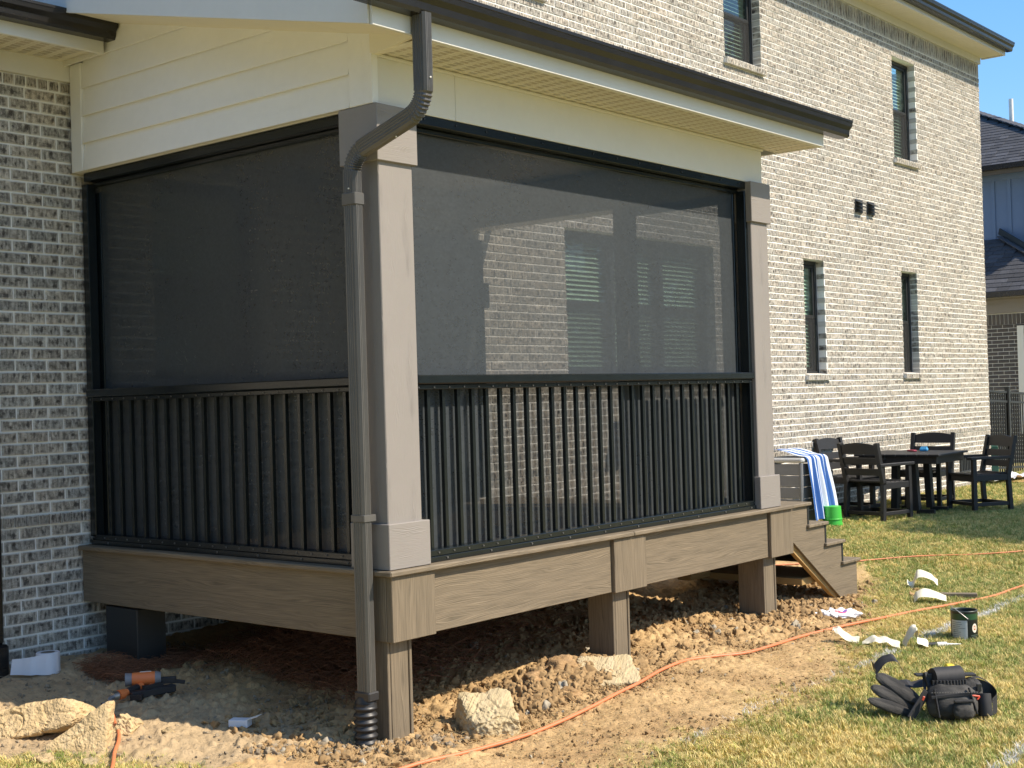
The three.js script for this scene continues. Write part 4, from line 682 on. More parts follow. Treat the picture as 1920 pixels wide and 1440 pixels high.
{ const x = -0.35, z = -1.54, t = thing('nail_gun', 'orange and black pneumatic nail gun lying in the shade under the porch', 'nail gun', [x, gy(x, z) + 0.018, z], YAW + 0.22);
  const grey = std({ color: col(0.2, 0.2, 0.21), roughness: 0.45 }), blk = std({ color: col(0.016, 0.016, 0.018), roughness: 0.5 }), met = std({ color: col(0.55, 0.56, 0.57), metalness: 1, roughness: 0.35 });
  M('body', [cyl(0.036, 0.036, 0.12, 0, 0, 0, 20).rotateZ(1.5708).translate(0.0, 0.085, -0.04)], mat.orange, t);
  M('cap', [cyl(0.037, 0.033, 0.035, 0, 0, 0, 20).rotateZ(1.5708).translate(-0.078, 0.085, -0.04), cyl(0.037, 0.03, 0.03, 0, 0, 0, 20).rotateZ(1.5708).translate(0.075, 0.085, -0.04)], grey, t);
  M('nose', [bb(0.085, 0.17, 0.05, 0.085, -0.06, -0.03, { b: 0.004 }), bar([0.16, 0.06, -0.045], [0.215, 0.05, -0.045], 0.014, 0.02)], blk, t);
  M('handle', [bar([0.0, 0.055, -0.015], [-0.1, 0.035, 0.075], 0.034, 0.036, { b: 0.012 }), cyl(0.026, 0.026, 0.035, 0, 0, 0, 16).rotateZ(1.5708).rotateY(0.73).translate(-0.11, 0.035, 0.085)], mat.orange, t);
  M('grip', bar([-0.02, 0.052, 0.005], [-0.085, 0.038, 0.062], 0.04, 0.04, { b: 0.014 }), blk, t);
  M('magazine', [bar([0.16, 0.03, -0.02], [-0.06, 0.025, 0.09], 0.05, 0.04, { b: 0.006 }), bar([-0.06, 0.02, 0.1], [0.0, 0.02, 0.12], 0.03, 0.03), bar([0.1, 0.05, -0.01], [0.0, 0.05, 0.05], 0.02, 0.03)], blk, t);
  M('trigger', bb(0.03, 0.055, 0.04, 0.065, 0.0, 0.012), mat.orange, t);
  M('fitting', [cyl(0.02, 0.024, 0.03, 0, 0, 0, 12).rotateZ(1.5708).rotateY(0.73).translate(-0.14, 0.033, 0.105)], met, t);
  M('hose_end', tube([[-0.14, 0.033, 0.105], [-0.165, 0.026, 0.135], [-0.16, 0.016, 0.175], [-0.2, 0.012, 0.2]], 0.011, 20, 8), grey, t);
  M('rating_plate', cb(0.01, 0.1212, -0.045, 0.06, 0.002, 0.014, { b: 0 }), mat.white, t); }
{ const x = -0.42, z = -2.36, t = thing('tape_roll', 'white roll of flashing tape with a loose end, standing by the brick wall', 'tape roll', [x, gy(x, z), z], YAW), wt = std({ color: col(0.7, 0.72, 0.78), roughness: 0.6 });
  M('roll', lathe([[0.04, 0], [0.064, 0], [0.066, 0.003], [0.066, 0.118], [0.063, 0.121], [0.04, 0.121]], 34), wt, t);
  M('core', lathe([[0.034, 0.003], [0.04, 0.003], [0.04, 0.118], [0.034, 0.118], [0.034, 0.003]], 30), std({ color: col(0.3, 0.25, 0.2), roughness: 0.9 }), t);
  const pts = [[0, 0.0665], [-0.04, 0.07], [-0.07, 0.082], [-0.1, 0.08], [-0.13, 0.075], [-0.19, 0.074]], P = [], I = [], c = new THREE.CatmullRomCurve3(pts.map(([a, b]) => new THREE.Vector3(a, 0, b))).getPoints(30);
  c.forEach((p, i) => P.push(p.x, 0.004 + i * 0.0002, p.z, p.x + i * 0.0004, 0.116 - i * 0.0006, p.z)); for (let i = 0; i < 30; i++) I.push(i * 2, i * 2 + 2, i * 2 + 1, i * 2 + 1, i * 2 + 2, i * 2 + 3);
  const g = new THREE.BufferGeometry(); g.setAttribute('position', new THREE.Float32BufferAttribute(P, 3)); g.setIndex(I); g.computeVertexNormals(); M('loose_end', g, std({ color: col(0.7, 0.72, 0.78), roughness: 0.6, side: THREE.DoubleSide }), t); }
{ const x = -0.31, z = -0.78, t = thing('small_carton', 'small pale blue and white carton on the shaded dirt left of the drain pipe', 'box', [x, gy(x, z) + 0.012, z], YAW - 0.2);
  M('carton', bb(-0.05, 0.05, 0, 0.036, -0.032, 0.032, { b: 0.002 }), std({ map: tex(64, 64, (u, v) => (u > 0.45 && u < 0.6 ? [0.25, 0.38, 0.62] : [0.62, 0.66, 0.72])), roughness: 0.6 }), t); M('flap', cb(0, 0, 0, 0.07, 0.002, 0.06, { b: 0 }).rotateZ(0.3).translate(0.07, 0.045, 0), mat.white, t); }
// paint can
{ const x = 3.92, z = 1.27, t = thing('paint_can', 'open gallon paint can with a green band and white label, standing on the lawn', 'paint can', [x, gy(x, z) - 0.01, z], YAW - 1.62);
  const cv = document.createElement('canvas'); cv.width = 1024; cv.height = 256; const c = cv.getContext('2d');
  c.fillStyle = '#101512'; c.fillRect(0, 0, 1024, 256); c.fillStyle = '#23492c'; c.fillRect(0, 14, 1024, 52);
  c.fillStyle = '#b9bcbd'; c.fillRect(30, 70, 220, 186); c.fillStyle = '#70757a'; for (let i = 0; i < 9; i++) c.fillRect(44, 86 + i * 17, 90 + 90 * hash(i, 1, 3), 5); c.fillStyle = '#20262a'; c.fillRect(66, 120, 8, 12); c.fillRect(66, 160, 8, 12);
  c.fillStyle = '#e9dccb'; c.beginPath(); c.arc(352, 140, 40, 0, 7); c.fill(); c.fillStyle = '#b4684a'; c.fillRect(334, 118, 36, 40); c.fillStyle = '#e9dccb'; c.fillRect(344, 128, 16, 18);
  c.fillStyle = '#6d7a70'; for (let i = 0; i < 3; i++) c.fillRect(296, 200 + i * 14, 120, 4);
  const tx = new THREE.CanvasTexture(cv); tx.colorSpace = THREE.SRGBColorSpace;
  const sh = flat(new THREE.CylinderGeometry(0.083, 0.083, 0.186, 40, 1, true, 0, Math.PI * 2).translate(0, 0.097, 0)); M('label', sh, std({ map: tx, roughness: 0.35 }), t);
  const met = std({ color: col(0.05, 0.06, 0.055), metalness: 0.4, roughness: 0.4 });
  M('can', [lathe([[0, 0.01], [0.08, 0.01], [0.0825, 0], [0.0855, 0.003], [0.084, 0.01]], 40), lathe([[0.083, 0.188], [0.0855, 0.192], [0.085, 0.198], [0.078, 0.198], [0.076, 0.19], [0.078, 0.05], [0, 0.05]], 40)], met, t);
  M('ear', [cyl(0.01, 0.01, 0.006, 0, 0, 0, 12).rotateZ(1.5708).translate(0.084, 0.15, 0), cyl(0.01, 0.01, 0.006, 0, 0, 0, 12).rotateZ(1.5708).translate(-0.084, 0.15, 0)], met, t);
  const hp = []; for (let i = 0; i <= 16; i++) { const a = i / 16 * Math.PI; hp.push([0.089 * Math.cos(a), 0.15 + 0.075 * Math.sin(a), 0.085 * Math.sin(a)]); } M('bail', tube(hp, 0.002, 40, 6), std({ color: col(0.6, 0.6, 0.6), metalness: 0.9, roughness: 0.35 }), t); }
{ const x = 3.57, z = 1.24, t = thing('caulk_tube', 'black and white caulk tube lying in the grass in front of the paint can', 'tube', [x, gy(x, z) + 0.02, z], YAW);
  M('barrel', cyl(0.016, 0.016, 0.1, 0, 0, 0, 14).rotateZ(1.5708).translate(-0.06, 0, 0), mat.corr, t); M('band', cyl(0.0166, 0.0166, 0.06, 0, 0, 0, 14).rotateZ(1.5708).translate(0.02, 0, 0), mat.white, t); M('nozzle', cyl(0.003, 0.009, 0.09, 0, 0, 0, 10).rotateZ(-1.5708).translate(0.095, 0, 0), mat.white, t); }
// bent sheet pieces: a strip of [across, up] points, pulled along
function sheet(pts, len, th, wob, s) {
  const c = new THREE.CatmullRomCurve3(pts.map((p) => new THREE.Vector3(...p))).getPoints(36), P = [], I = [], U = [];
  for (let i = 0; i <= 36; i++) for (let j = 0; j <= 6; j++) { const b = j / 6 - 0.5, q = wob * n3(i * 0.13 + s, j * 0.4, s); const ww = len * (0.85 + 0.35 * n3(i * 0.1, s, 2)); P.push(c[i].x + q * 0.4, c[i].y + q + 0.006 + (0.5 - b) * ww * 0.42, c[i].z + b * ww); U.push(i / 36, j / 6); }
  for (let i = 0; i < 36; i++) for (let j = 0; j < 6; j++) { const a = i * 7 + j; I.push(a, a + 1, a + 7, a + 1, a + 8, a + 7); }
  const g = new THREE.BufferGeometry(); g.setAttribute('position', new THREE.Float32BufferAttribute(P, 3)); g.setAttribute('uv', new THREE.Float32BufferAttribute(U, 2)); g.setIndex(I); g.computeVertexNormals(); return flat(g);
}
const cream = std({ map: rep(paintTex(0.74, 0.7, 0.55, 0.08), 2, 2), roughness: 0.5, side: THREE.DoubleSide });
const lay = (o, x, z, ry, dy = 0) => { o.position.set(x, gy(x, z) + dy, z); o.rotation.y = ry; return o; };
lay(T('vinyl_offcut', sheet([[-0.13, 0.03, 0], [-0.09, 0.01, 0], [-0.05, 0.09, 0], [0.05, 0.075, 0], [0.1, 0.03, 0]], 0.11, 0, 0.01, 1), cream, 'bent cream vinyl offcut on the lawn, farther of the two by the dark board', 'offcut'), 5.6, 0.3, YAW - 0.3);
lay(T('vinyl_offcut', sheet([[-0.11, 0.01, 0], [-0.07, 0.05, 0], [0.03, 0.045, 0], [0.12, 0.02, 0]], 0.11, 0, 0.008, 5), cream, 'cream vinyl offcut on the lawn, nearer of the two by the dark board', 'offcut'), 5.02, 0.58, YAW - 0.25);
lay(T('offcut_board', bb(-0.14, 0.14, 0, 0.028, -0.035, 0.035, { g: 0 }), mat.deck, 'short dark offcut of decking lying in the grass beside the orange hose', 'board'), 5.36, 0.66, YAW - 0.25, 0.015);
lay(T('paper_strip', sheet([[-0.11, 0.03, 0], [-0.1, 0.065, 0], [-0.07, 0.06, 0], [-0.01, 0.015, 0], [0.06, 0.004, 0]], 0.075, 0, 0.022, 9), cream, 'curled cream backing strip, leftmost scrap behind the tool belt', 'scrap'), 3.32, 0.76, YAW - 0.35);
lay(T('paper_strip', sheet([[-0.11, 0.006, 0], [-0.03, 0.04, 0], [0.04, 0.03, 0], [0.12, 0.0, 0]], 0.065, 0, 0.02, 12), cream, 'long bent cream backing strip, middle scrap behind the tool belt', 'scrap'), 3.28, 0.98, YAW - 0.35);
lay(T('paper_strip', sheet([[-0.05, 0.0, 0], [-0.015, 0.07, 0], [0.03, 0.11, 0], [0.03, 0.04, 0], [0.1, 0.01, 0]], 0.09, 0, 0.022, 15), cream, 'upright folded cream backing strip, rightmost scrap behind the tool belt', 'scrap'), 3.42, 1.13, YAW - 0.1);
{ const P = new THREE.SphereGeometry(1, 48, 24), p = P.attributes.position, U = P.attributes.uv;
  for (let i = 0; i < p.count; i++) { const v = new THREE.Vector3().fromBufferAttribute(p, i), q = 1 + 0.32 * n3(v.x * 3.2, v.y * 2, v.z * 3.2) + 0.1 * n3(v.x * 8, v.y * 8, v.z * 8); p.setXYZ(i, v.x * 0.17 * q, Math.max(0.002, (v.y * 0.04 + 0.02) * q * (0.55 + 0.9 * Math.abs(n3(v.x * 2.5, 1, v.z * 3)))), v.z * 0.09 * q); U.setXY(i, v.x * 0.5 + 0.5, v.z * 0.5 + 0.5); }
  P.computeVertexNormals();
  const bag = tex(128, 128, (u, v) => { const k = Math.hypot((u - 0.5) * 3.4, (v - 0.62) * 2.6), w = tn(u, v, 7, 7, 5, 3); return k + w * 0.5 < 0.72 ? (w > 0.5 ? [0.75, 0.1, 0.1] : [0.38, 0.2, 0.65]) : [0.8, 0.8, 0.83]; });
  lay(T('plastic_bag', flat(P), std({ map: bag, roughness: 0.4 }), 'crumpled white plastic bag with red and purple print on the dirt by the stair', 'bag'), 4.1, 0.3, YAW); }
// tool belt
{ const x = 1.91, z = 1.83, t = thing('tool_belt', 'black tool belt with pouches lying on the lawn in the lower right', 'tool belt', [x, gy(x, z), z], YAW);
  const dusty = tex(256, 256, (u, v) => { const k = ss(0.45, 0.8, tn(u, v, 5, 5, 131, 4)) * 0.8 + 0.25 * tn(u, v, 60, 60, 132, 2); return [0.018 + 0.07 * k, 0.018 + 0.064 * k, 0.018 + 0.055 * k]; });
  const cl = std({ map: rep(dusty, 1, 1), bumpMap: rep(noiseTex, 9, 9), bumpScale: 0.002, roughness: 0.85 }), web = std({ map: rep(paintTex(0.022, 0.022, 0.024, 0.3), 3, 3), roughness: 0.7 }), red = std({ color: col(0.62, 0.07, 0.03), roughness: 0.45 }), yel = std({ color: col(0.75, 0.55, 0.03), roughness: 0.5 });
  const pillow = (w, h, d, s, e = 2.6) => { const g = new THREE.SphereGeometry(1, 40, 28), p = g.attributes.position; for (let i = 0; i < p.count; i++) { const v = new THREE.Vector3().fromBufferAttribute(p, i); const m = Math.pow(Math.pow(Math.abs(v.x), e) + Math.pow(Math.abs(v.y), e) + Math.pow(Math.abs(v.z), 2), -1 / e); const k = m * (1 + 0.07 * n3(v.x * 3 + s, v.y * 3, v.z * 3)); p.setXYZ(i, v.x * k * w / 2, v.y * k * h / 2, v.z * k * d / 2); } g.computeVertexNormals(); return flat(g); };
  // three padded brace straps fanned out to the left
  const pad = (a, b, w, th, s) => { const A = new THREE.Vector3(...a), B = new THREE.Vector3(...b), L = A.distanceTo(B), g = pillow(L, w, th, s, 2.2); const X = B.clone().sub(A).normalize(), Zr = new THREE.Vector3(0.25, 0.5, 0.83), Y = Zr.clone().cross(X).normalize(), Zz = X.clone().cross(Y); return g.applyMatrix4(new THREE.Matrix4().makeBasis(X, Y, Zz).setPosition(A.add(B).multiplyScalar(0.5))); };
  M('pad', pad([-0.02, 0.075, 0.05], [-0.21, 0.2, -0.06], 0.085, 0.045, 3), cl, t); M('pad', pad([-0.05, 0.05, 0.04], [-0.25, 0.15, -0.01], 0.075, 0.04, 5), cl, t); M('pad', pad([-0.06, 0.02, 0.06], [-0.285, 0.1, 0.05], 0.06, 0.035, 7), cl, t);
  M('strap', [flat(sheet([[-0.2, 0.19, -0.12], [-0.14, 0.245, -0.13], [-0.1, 0.25, -0.12], [-0.07, 0.2, -0.1], [-0.04, 0.13, -0.06], [0.04, 0.13, -0.06]], 0.075, 0, 0.006, 3)), flat(sheet([[-0.21, 0.24, -0.14], [-0.19, 0.17, -0.13], [-0.13, 0.13, -0.12], [-0.02, 0.12, -0.1]], 0.07, 0, 0.006, 6))], Object.assign(web.clone(), { side: THREE.DoubleSide }), t);
  M('strap', [bar([0.0, 0.14, 0.09], [-0.1, 0.015, 0.13], 0.012, 0.045, { b: 0.004 }), bar([0.02, 0.2, -0.02], [0.0, 0.12, 0.06], 0.014, 0.03, { b: 0.004 }), bar([0.015, 0.22, 0.02], [0.03, 0.11, 0.07], 0.02, 0.018)], web, t);
  // main pouch with its gathered mouth, upper roll, side pouches
  M('pouch', pillow(0.25, 0.18, 0.15, 11, 3.4).rotateX(-0.4).rotateZ(-0.08).translate(0.12, 0.085, 0.09), cl, t);
  M('pouch', [pillow(0.17, 0.1, 0.13, 13, 2.6).translate(0.12, 0.185, -0.02), cyl(0.048, 0.052, 0.15, 0, 0, 0, 20).rotateZ(1.5708).rotateY(0.2).translate(0.12, 0.195, 0.02)], web, t);
  M('gather', Array.from({ length: 11 }, (_, i) => cyl(0.007, 0.007, 0.055, 0.035 + i * 0.016, 0.155, 0.1 + 0.02 * Math.sin(i * 0.31), 7).rotateX(-0.1)), web, t);
  M('pouch', pillow(0.11, 0.17, 0.12, 17, 3).translate(0.24, 0.1, 0.02), cl, t);
  M('holster', lathe([[0.02, 0], [0.034, 0.005], [0.036, 0.11], [0.03, 0.112], [0.03, 0.03], [0, 0.03]], 20).rotateX(-0.25).translate(0.285, 0.01, 0.1), web, t);
  M('belt', flat(sheet([[0.24, 0.17, 0], [0.3, 0.165, -0.04], [0.36, 0.13, -0.05], [0.375, 0.1, 0.0], [0.34, 0.07, 0.06], [0.29, 0.06, 0.08]], 0.02, 0, 0.004, 21)), Object.assign(cl.clone(), { side: THREE.DoubleSide }), t);
  { const c = new THREE.CatmullRomCurve3([[0.24, 0.17, -0.02], [0.3, 0.165, -0.05], [0.36, 0.14, -0.04], [0.372, 0.11, 0.02], [0.33, 0.09, 0.07]].map((p) => new THREE.Vector3(...p))).getPoints(24), P = [], I = []; c.forEach((p) => P.push(p.x, p.y, p.z, p.x, p.y - 0.09, p.z)); for (let i = 0; i < 24; i++) I.push(i * 2, i * 2 + 1, i * 2 + 2, i * 2 + 1, i * 2 + 3, i * 2 + 2); const g = new THREE.BufferGeometry(); g.setAttribute('position', new THREE.Float32BufferAttribute(P, 3)); g.setIndex(I); g.computeVertexNormals(); M('belt', g, Object.assign(web.clone(), { side: THREE.DoubleSide }), t); }
  M('webbing', [bar([0.02, 0.16, 0.142], [0.03, 0.03, 0.178], 0.006, 0.022, { b: 0.001 }), bar([0.19, 0.165, 0.142], [0.22, 0.04, 0.168], 0.006, 0.02, { b: 0.001 }), bar([0.0, 0.125, 0.158], [0.235, 0.14, 0.15], 0.008, 0.014, { b: 0.001 }), bar([-0.03, 0.205, 0.0], [0.27, 0.2, 0.0], 0.05, 0.01, { b: 0.002 })], web, t);
  M('pocket', [pillow(0.1, 0.09, 0.05, 23, 3.6).rotateX(-0.4).translate(0.15, 0.065, 0.175), cb(0.15, 0.108, 0.183, 0.095, 0.012, 0.02, { b: 0.003 })], cl, t);
  M('stitching', Array.from({ length: 18 }, (_, i) => cb(0.005 + i * 0.013, 0.148 - 0.0003 * i, 0.158, 0.007, 0.002, 0.003, { b: 0 })), std({ color: col(0.16, 0.15, 0.13), roughness: 0.9 }), t);
  M('clip', bar([-0.03, 0.1, 0.1], [-0.02, 0.12, 0.1], 0.02, 0.012), red, t); M('clip', [bar([0.2, 0.125, 0.13], [0.25, 0.115, 0.12], 0.012, 0.008), bar([0.235, 0.1, 0.125], [0.25, 0.115, 0.12], 0.01, 0.008)], red, t);
  M('tape_measure', cb(0.155, 0.23, -0.03, 0.05, 0.035, 0.045, { b: 0.01 }), yel, t);
  M('buckle', [bb(0.02, 0.045, 0.18, 0.215, 0.03, 0.04), bb(0.25, 0.275, 0.13, 0.17, 0.075, 0.085)], mat.frame, t); }

// ------------------------------------------------------------------ far side of the house
{ const f = thing('metal_fence', 'black metal picket fence between the two houses at the right edge', 'fence', [15.3, -0.62, -3.0]);
  const n = 34; for (let i = 0; i < n; i++) M('picket', bb(0.05 + i * 0.1, 0.068 + i * 0.1, 0.02 - i * 0.004, 1.36 - i * 0.004, -0.009, 0.009, { b: 0 }), mat.frame, f);
  for (const y of [0.16, 1.21, 1.36]) M('rail', bar([0, y, 0], [3.5, y - 0.14, 0], 0.03, 0.035), mat.frame, f);
  M('post', bb(-0.03, 0.03, -0.1, 1.42, -0.03, 0.03), mat.frame, f); M('post', [bb(1.55, 1.62, -0.2, 1.36, -0.035, 0.035), bb(1.545, 1.625, 1.36, 1.39, -0.04, 0.04)], mat.frame, f); M('post', bb(3.45, 3.52, -0.3, 1.26, -0.035, 0.035), mat.frame, f); }
{ const t = thing('hose_reel', 'dark green garden hose reel at the far corner of the house', 'hose reel', [15.25, -0.6, -2.75], 0.4), gr = std({ color: col(0.015, 0.07, 0.04), roughness: 0.5 });
  M('frame', [bb(-0.12, -0.09, 0, 0.5, -0.15, 0.15, { b: 0.01 }), bb(0.09, 0.12, 0, 0.5, -0.15, 0.15, { b: 0.01 })], gr, t); M('drum', [cyl(0.16, 0.16, 0.02, 0, 0, 0, 24).rotateZ(1.5708).translate(-0.07, 0.33, 0), cyl(0.16, 0.16, 0.02, 0, 0, 0, 24).rotateZ(1.5708).translate(0.07, 0.33, 0)], gr, t);
  M('hose', Array.from({ length: 6 }, (_, i) => flat(new THREE.TorusGeometry(0.12, 0.012, 8, 30).rotateY(1.5708).translate(-0.05 + i * 0.02, 0.33, 0))), gr, t); }
T('cable', [tube([[15.25, 0.78, -2.98], [15.3, 0.55, -2.93], [15.33, 0.2, -2.9], [15.36, -0.1, -2.88], [15.55, -0.5, -2.7]], 0.012, 40, 6), tube([[15.22, 0.77, -2.97], [15.26, 0.3, -2.9], [15.24, -0.1, -2.86], [15.3, -0.45, -2.8]], 0.01, 40, 6)], std({ color: col(0.2, 0.2, 0.2), roughness: 0.6 }), 'grey cable hanging from the fence top at the house corner', 'cable');
{ const P = new THREE.PlaneGeometry(1.5, 0.5, 40, 16).rotateX(-Math.PI / 2), p = P.attributes.position; for (let i = 0; i < p.count; i++) p.setY(i, 0.05 + 0.09 * Math.abs(n3(p.getX(i) * 4, 2, p.getZ(i) * 5)) + 0.03 * n3(p.getX(i) * 12, 1, p.getZ(i) * 12)); P.computeVertexNormals();
  const o = T('plastic_sheet', flat(P), std({ color: col(0.75, 0.76, 0.78), roughness: 0.5, side: THREE.DoubleSide }), 'crumpled white plastic sheet at the foot of the metal fence', 'sheet'); o.position.set(15.2, -0.63, -2.5); o.rotation.y = -0.1; 
  const b = T('plywood_board', bb(-0.9, 1.1, 0, 0.03, -0.2, 0.25, { g: 0 }), std({ map: rep(pineTex, 0.5, 2), color: col(1.3, 1.2, 1.3), roughness: 0.8 }), 'tan board lying on the grass in front of the metal fence', 'board'); b.position.set(15.9, -0.64, -2.35); }
// neighbour's house: its near side faces -x
const nb = thing('neighbour_house', 'dark grey house next door with blue-grey siding and slate-coloured roofs', 'house', [0, 0, 0]);
{ const SX = 21.3, blue = std({ map: rep(paintTex(0.135, 0.195, 0.3, 0.05), 0.5, 0.5), roughness: 0.6 });
  M('upper_wall', [bb(SX, SX + 0.2, 1, 5.05, -16, -1.2), bb(SX + 0.2, 34, 1, 5.05, -1.45, -1.2)], blue, nb);
  for (let i = 0; i < 24; i++) { const z = -1.3 - i * 0.31; M('batten', bb(SX - 0.025, SX - 0.001, 2.5, 4.74, z - 0.035, z + 0.035, { b: 0.002 }), blue, nb); }
  M('frieze', bb(SX - 0.03, SX - 0.001, 4.74, 4.98, -16, -1.2), blue, nb);
  // roofs: planes rising towards +x, with hips falling towards +z, laid with single shingles
  const roof = (name, x0, y0, s, hip, zEnd, rows, zFar, wide) => {
    const g = new THREE.BufferGeometry(), xt = x0 + rows * wide * Math.cos(Math.atan(s)), yt = y0 + (xt - x0) * s;
    const zh = (x) => zEnd - (x - x0) * hip; g.setAttribute('position', new THREE.Float32BufferAttribute([x0, y0, zFar, x0, y0, zh(x0), xt, yt, zh(xt), x0, y0, zFar, xt, yt, zh(xt), xt, yt, zFar], 3)); g.setAttribute('uv', new THREE.Float32BufferAttribute([0, 0, 1, 0, 1, 1, 0, 0, 1, 1, 0, 1], 2)); g.computeVertexNormals();
    const r = M(name, [g], Object.assign(mat.shingle[1].clone(), { side: THREE.DoubleSide }), nb), a = Math.atan(s), ca = Math.cos(a), sa = Math.sin(a); let cnt = 0; const rest = [];
    for (let k = 0; k < rows; k++) { const d = (k + 0.5) * wide, x = x0 + d * ca, y = y0 + d * sa; let z = zh(x) - (k % 2) * 0.12;
      while (z > zFar) { const w = rr(0.18, 0.34); const q = cb(0, 0, 0, wide * 1.08, 0.014 + rnd() * 0.006, w - 0.006, { b: 0.002 }).rotateZ(a - 0.06).translate(x, y + 0.014, z - w / 2); if (cnt < 150 && z > -7.5) { M('shingle', q, mat.shingle[Math.floor(rnd() * 3)], r); cnt++; } else rest.push(q); z -= w; } }
    if (rest.length) M('shingle_field', rest, mat.shingle[1], r).userData.kind = 'stuff';
    // hip caps
    const L = Math.hypot(xt - x0, yt - y0, zh(xt) - zh(x0)), nC = Math.floor(L / 0.2); for (let i = 0; i < nC; i++) { const t = (i + 0.5) / nC, e = 0.62 / nC; M('hip_cap', bar([mix(x0, xt, t - e), mix(y0, yt, t - e) + 0.035, mix(zh(x0), zh(xt), t - e)], [mix(x0, xt, t + e), mix(y0, yt, t + e) + 0.05, mix(zh(x0), zh(xt), t + e)], 0.22, 0.02), mat.shingle[2], r); }
    return r;
  };
  const up = roof('roof', 21.0, 4.98, 0.6, 1.2, -2.65, 22, -14, 0.15);
  M('gutter', bb(20.88, 21.0, 4.9, 5.0, -14, -2.5), mat.gutter, up); M('fascia', bb(21.0, 21.04, 4.82, 4.97, -14, -2.5), std({ color: col(0.11, 0.1, 0.09), roughness: 0.6 }), up); M('soffit', bb(21.04, SX - 0.001, 4.86, 4.9, -14, -2.5), mat.dark, up);
  M('vent_pipe', cyl(0.045, 0.045, 0.5, 23.3, 6.45, -5.0, 14), mat.white, up);
  const lw = roof('roof', 19.6, 2.47, 0.7, 1.2, -2.6, 13, -13, 0.15);
  M('gutter', bb(19.48, 19.6, 2.38, 2.48, -13, -2.45), mat.gutter, lw); M('flashing', bar([19.62, 2.6, -2.62], [SX - 0.02, 2.6 + 1.66 * 0.7, -2.62 - 1.66 * 1.2], 0.02, 0.12), mat.frame, lw);
  M('frieze', bb(19.86, 19.9, 2.1, 2.36, -13, -2.9), mat.column, nb); M('soffit', bb(19.6, 19.9, 2.36, 2.39, -13, -2.5), mat.column, nb);
  const w = M('brick_wall', [bb(19.912, 20.2, -1.2, 2.3, -13, -2.9), bb(20.2, 34, -1.2, 2.3, -3.15, -2.9)], mat.mortar, nb), db = [], dm = std({ map: darkBrickTex, roughness: 0.95, vertexColors: true });
  for (let k = 0; k < 45; k++) for (let i = 0; i < 40; i++) { const y = -1.1 + k * 0.0705, z = -3.0 - i * 0.2035 - (k % 2) * 0.1; if (y > 1.87 || z < -9) continue; const g = brickGeo(0.193, 0.06, 0.05, 0, tone(), 0, 0.002).rotateY(-Math.PI / 2).translate(19.9, y, z); db.push(g); }
  for (let i = 0; i < 80; i++) db.push(brickGeo(0.063, 0.19, 0.05, 0, tone(), 0, 0.002).rotateY(-Math.PI / 2).translate(19.9, 1.99, -2.95 - i * 0.0735));
  M('brickwork', db, dm, w).userData.kind = 'stuff';
  M('window_trim', bb(19.84, 19.9, -0.1, 1.86, -3.84, -3.72), mat.white, nb); M('window_pane', bb(19.87, 19.9, 0, 1.8, -3.72, -3.2), mat.frame, nb); }

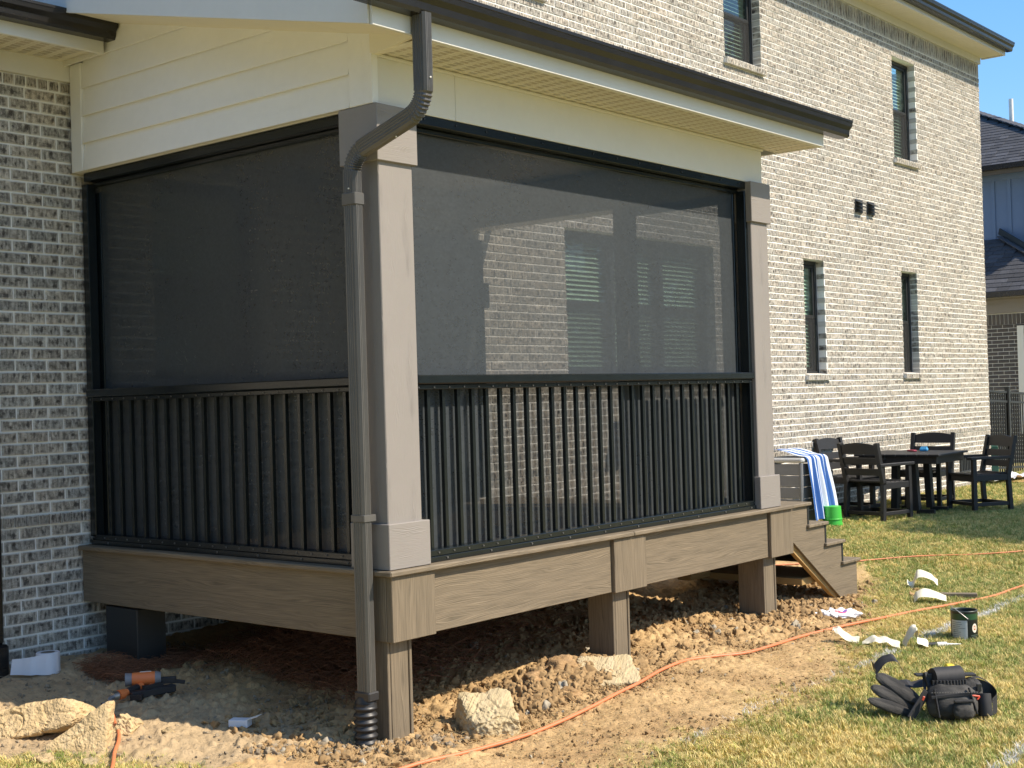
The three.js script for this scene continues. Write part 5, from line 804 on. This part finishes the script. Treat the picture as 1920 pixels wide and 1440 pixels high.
// ------------------------------------------------------------------ trees: right ones seen in panes and by shade, left row added against skylight
{ const leaf = new THREE.MeshPhysicalMaterial({ color: 0xffffff, vertexColors: true, roughness: 0.7, side: THREE.DoubleSide, transmission: 0.3, thickness: 0 }), bark = std({ color: col(0.12, 0.09, 0.065), roughness: 0.95 });
  function tree(x, z, H, R, n, label, low = 0.3, leafSize = 1) {
    const y = gy(x, z), t = thing('tree', label, 'tree', [x, y, z], 0), br = [];
    const lim = (a, b, r0, r1) => { const A = new THREE.Vector3(...a), B = new THREE.Vector3(...b), L = A.distanceTo(B), g = new THREE.CylinderGeometry(r1, r0, L, 9); const q = new THREE.Quaternion().setFromUnitVectors(new THREE.Vector3(0, 1, 0), B.clone().sub(A).normalize()); return flat(g.applyQuaternion(q).translate(...A.add(B).multiplyScalar(0.5).toArray())); };
    br.push(lim([0, -0.2, 0], [0.1, H * 0.45, 0.05], R * 0.085, R * 0.055), lim([0.1, H * 0.45, 0.05], [0, H * 0.85, 0], R * 0.055, R * 0.015));
    const cl = []; for (let i = 0; i < 26; i++) { const a = rnd() * 6.283, h = rr(low, 0.97), w = R * Math.sin(Math.pow((h - low) / (1 - low), 0.75) * Math.PI * 0.93 + 0.15) * rr(0.35, 1); const c = [Math.cos(a) * w, H * h, Math.sin(a) * w]; cl.push([c, R * rr(0.2, 0.4)]); if (i % 2) br.push(lim([0.05, H * Math.max(0.25, h - 0.2), 0], c, R * 0.022, R * 0.006)); }
    M('trunk', br, bark, t);
    const P = [], C = []; for (let i = 0; i < n; i++) { const [c, r] = cl[Math.floor(rnd() * cl.length)], v = new THREE.Vector3(rr(-1, 1), rr(-1, 1), rr(-1, 1)).normalize().multiplyScalar(r * Math.cbrt(rnd())); const p = [c[0] + v.x, c[1] + v.y * 0.8, c[2] + v.z], s = leafSize * rr(0.06, 0.12), e = new THREE.Euler(rnd() * 6, rnd() * 6, rnd() * 6); const q = [[0, 0, -s], [s * 0.5, 0, 0], [0, 0, s], [-s * 0.5, 0, 0]].map((w) => new THREE.Vector3(...w).applyEuler(e)); const k = rr(0.7, 1.3); for (const j of [0, 1, 2, 0, 2, 3]) { P.push(p[0] + q[j].x, p[1] + q[j].y, p[2] + q[j].z); C.push(0.07 * k, 0.115 * k, 0.028 * k); } }
    const g = new THREE.BufferGeometry(); g.setAttribute('position', new THREE.Float32BufferAttribute(P, 3)); g.setAttribute('color', new THREE.Float32BufferAttribute(C, 3)); g.computeVertexNormals(); M('crown', g, leaf, t); return t;
  }
  tree(12.9, 7.1, 8.4, 3.0, 34000, 'broad green tree beyond the right edge, shading the lawn by the garden chairs', 0.62);
  for (const [x, z, H, R, lb] of [[-11.5, -7.5, 10, 3.6, 'unseen leafy tree added to cut skylight on the left porch face, farthest back of the left row'], [-12.5, -1.5, 10.5, 3.8, 'unseen leafy tree added to cut skylight on the left porch face, second of the left row'], [-13, 5, 9.5, 3.6, 'unseen leafy tree added to cut skylight on the left porch face, third of the left row'], [-12.5, 11.5, 9.5, 3.6, 'unseen leafy tree behind and left of the camera, added to cut skylight, last of the left row']]) tree(x, z, H, R, 15000, lb, 0.06, 1.5);  // out-of-view row added to darken the left-facing sides of the porch
  for (const [x, z, H, R, lb] of [[19, 19, 11, 4.2, 'full green tree across the lawn in front of the porch, nearest of its row'], [25, 22, 12, 4.6, 'full green tree across the lawn in front of the porch, middle of its row'], [31, 23, 11, 4.4, 'full green tree across the lawn in front of the porch, farthest of its row']]) tree(x, z, H, R, 12000, lb, 0.06, 1.5);
  tree(31, 8.5, 12, 4.2, 16000, 'tall green tree far out on the lawn, mirrored in the window panes', 0.2);
  tree(38, 16, 13, 4.8, 14000, 'wide green tree behind the others, at the far end of the lawn', 0.15);
  tree(27, 13, 10, 3.8, 14000, 'rounded green tree across the lawn opposite the brick wall', 0.2); }
renderer.render(scene, camera);
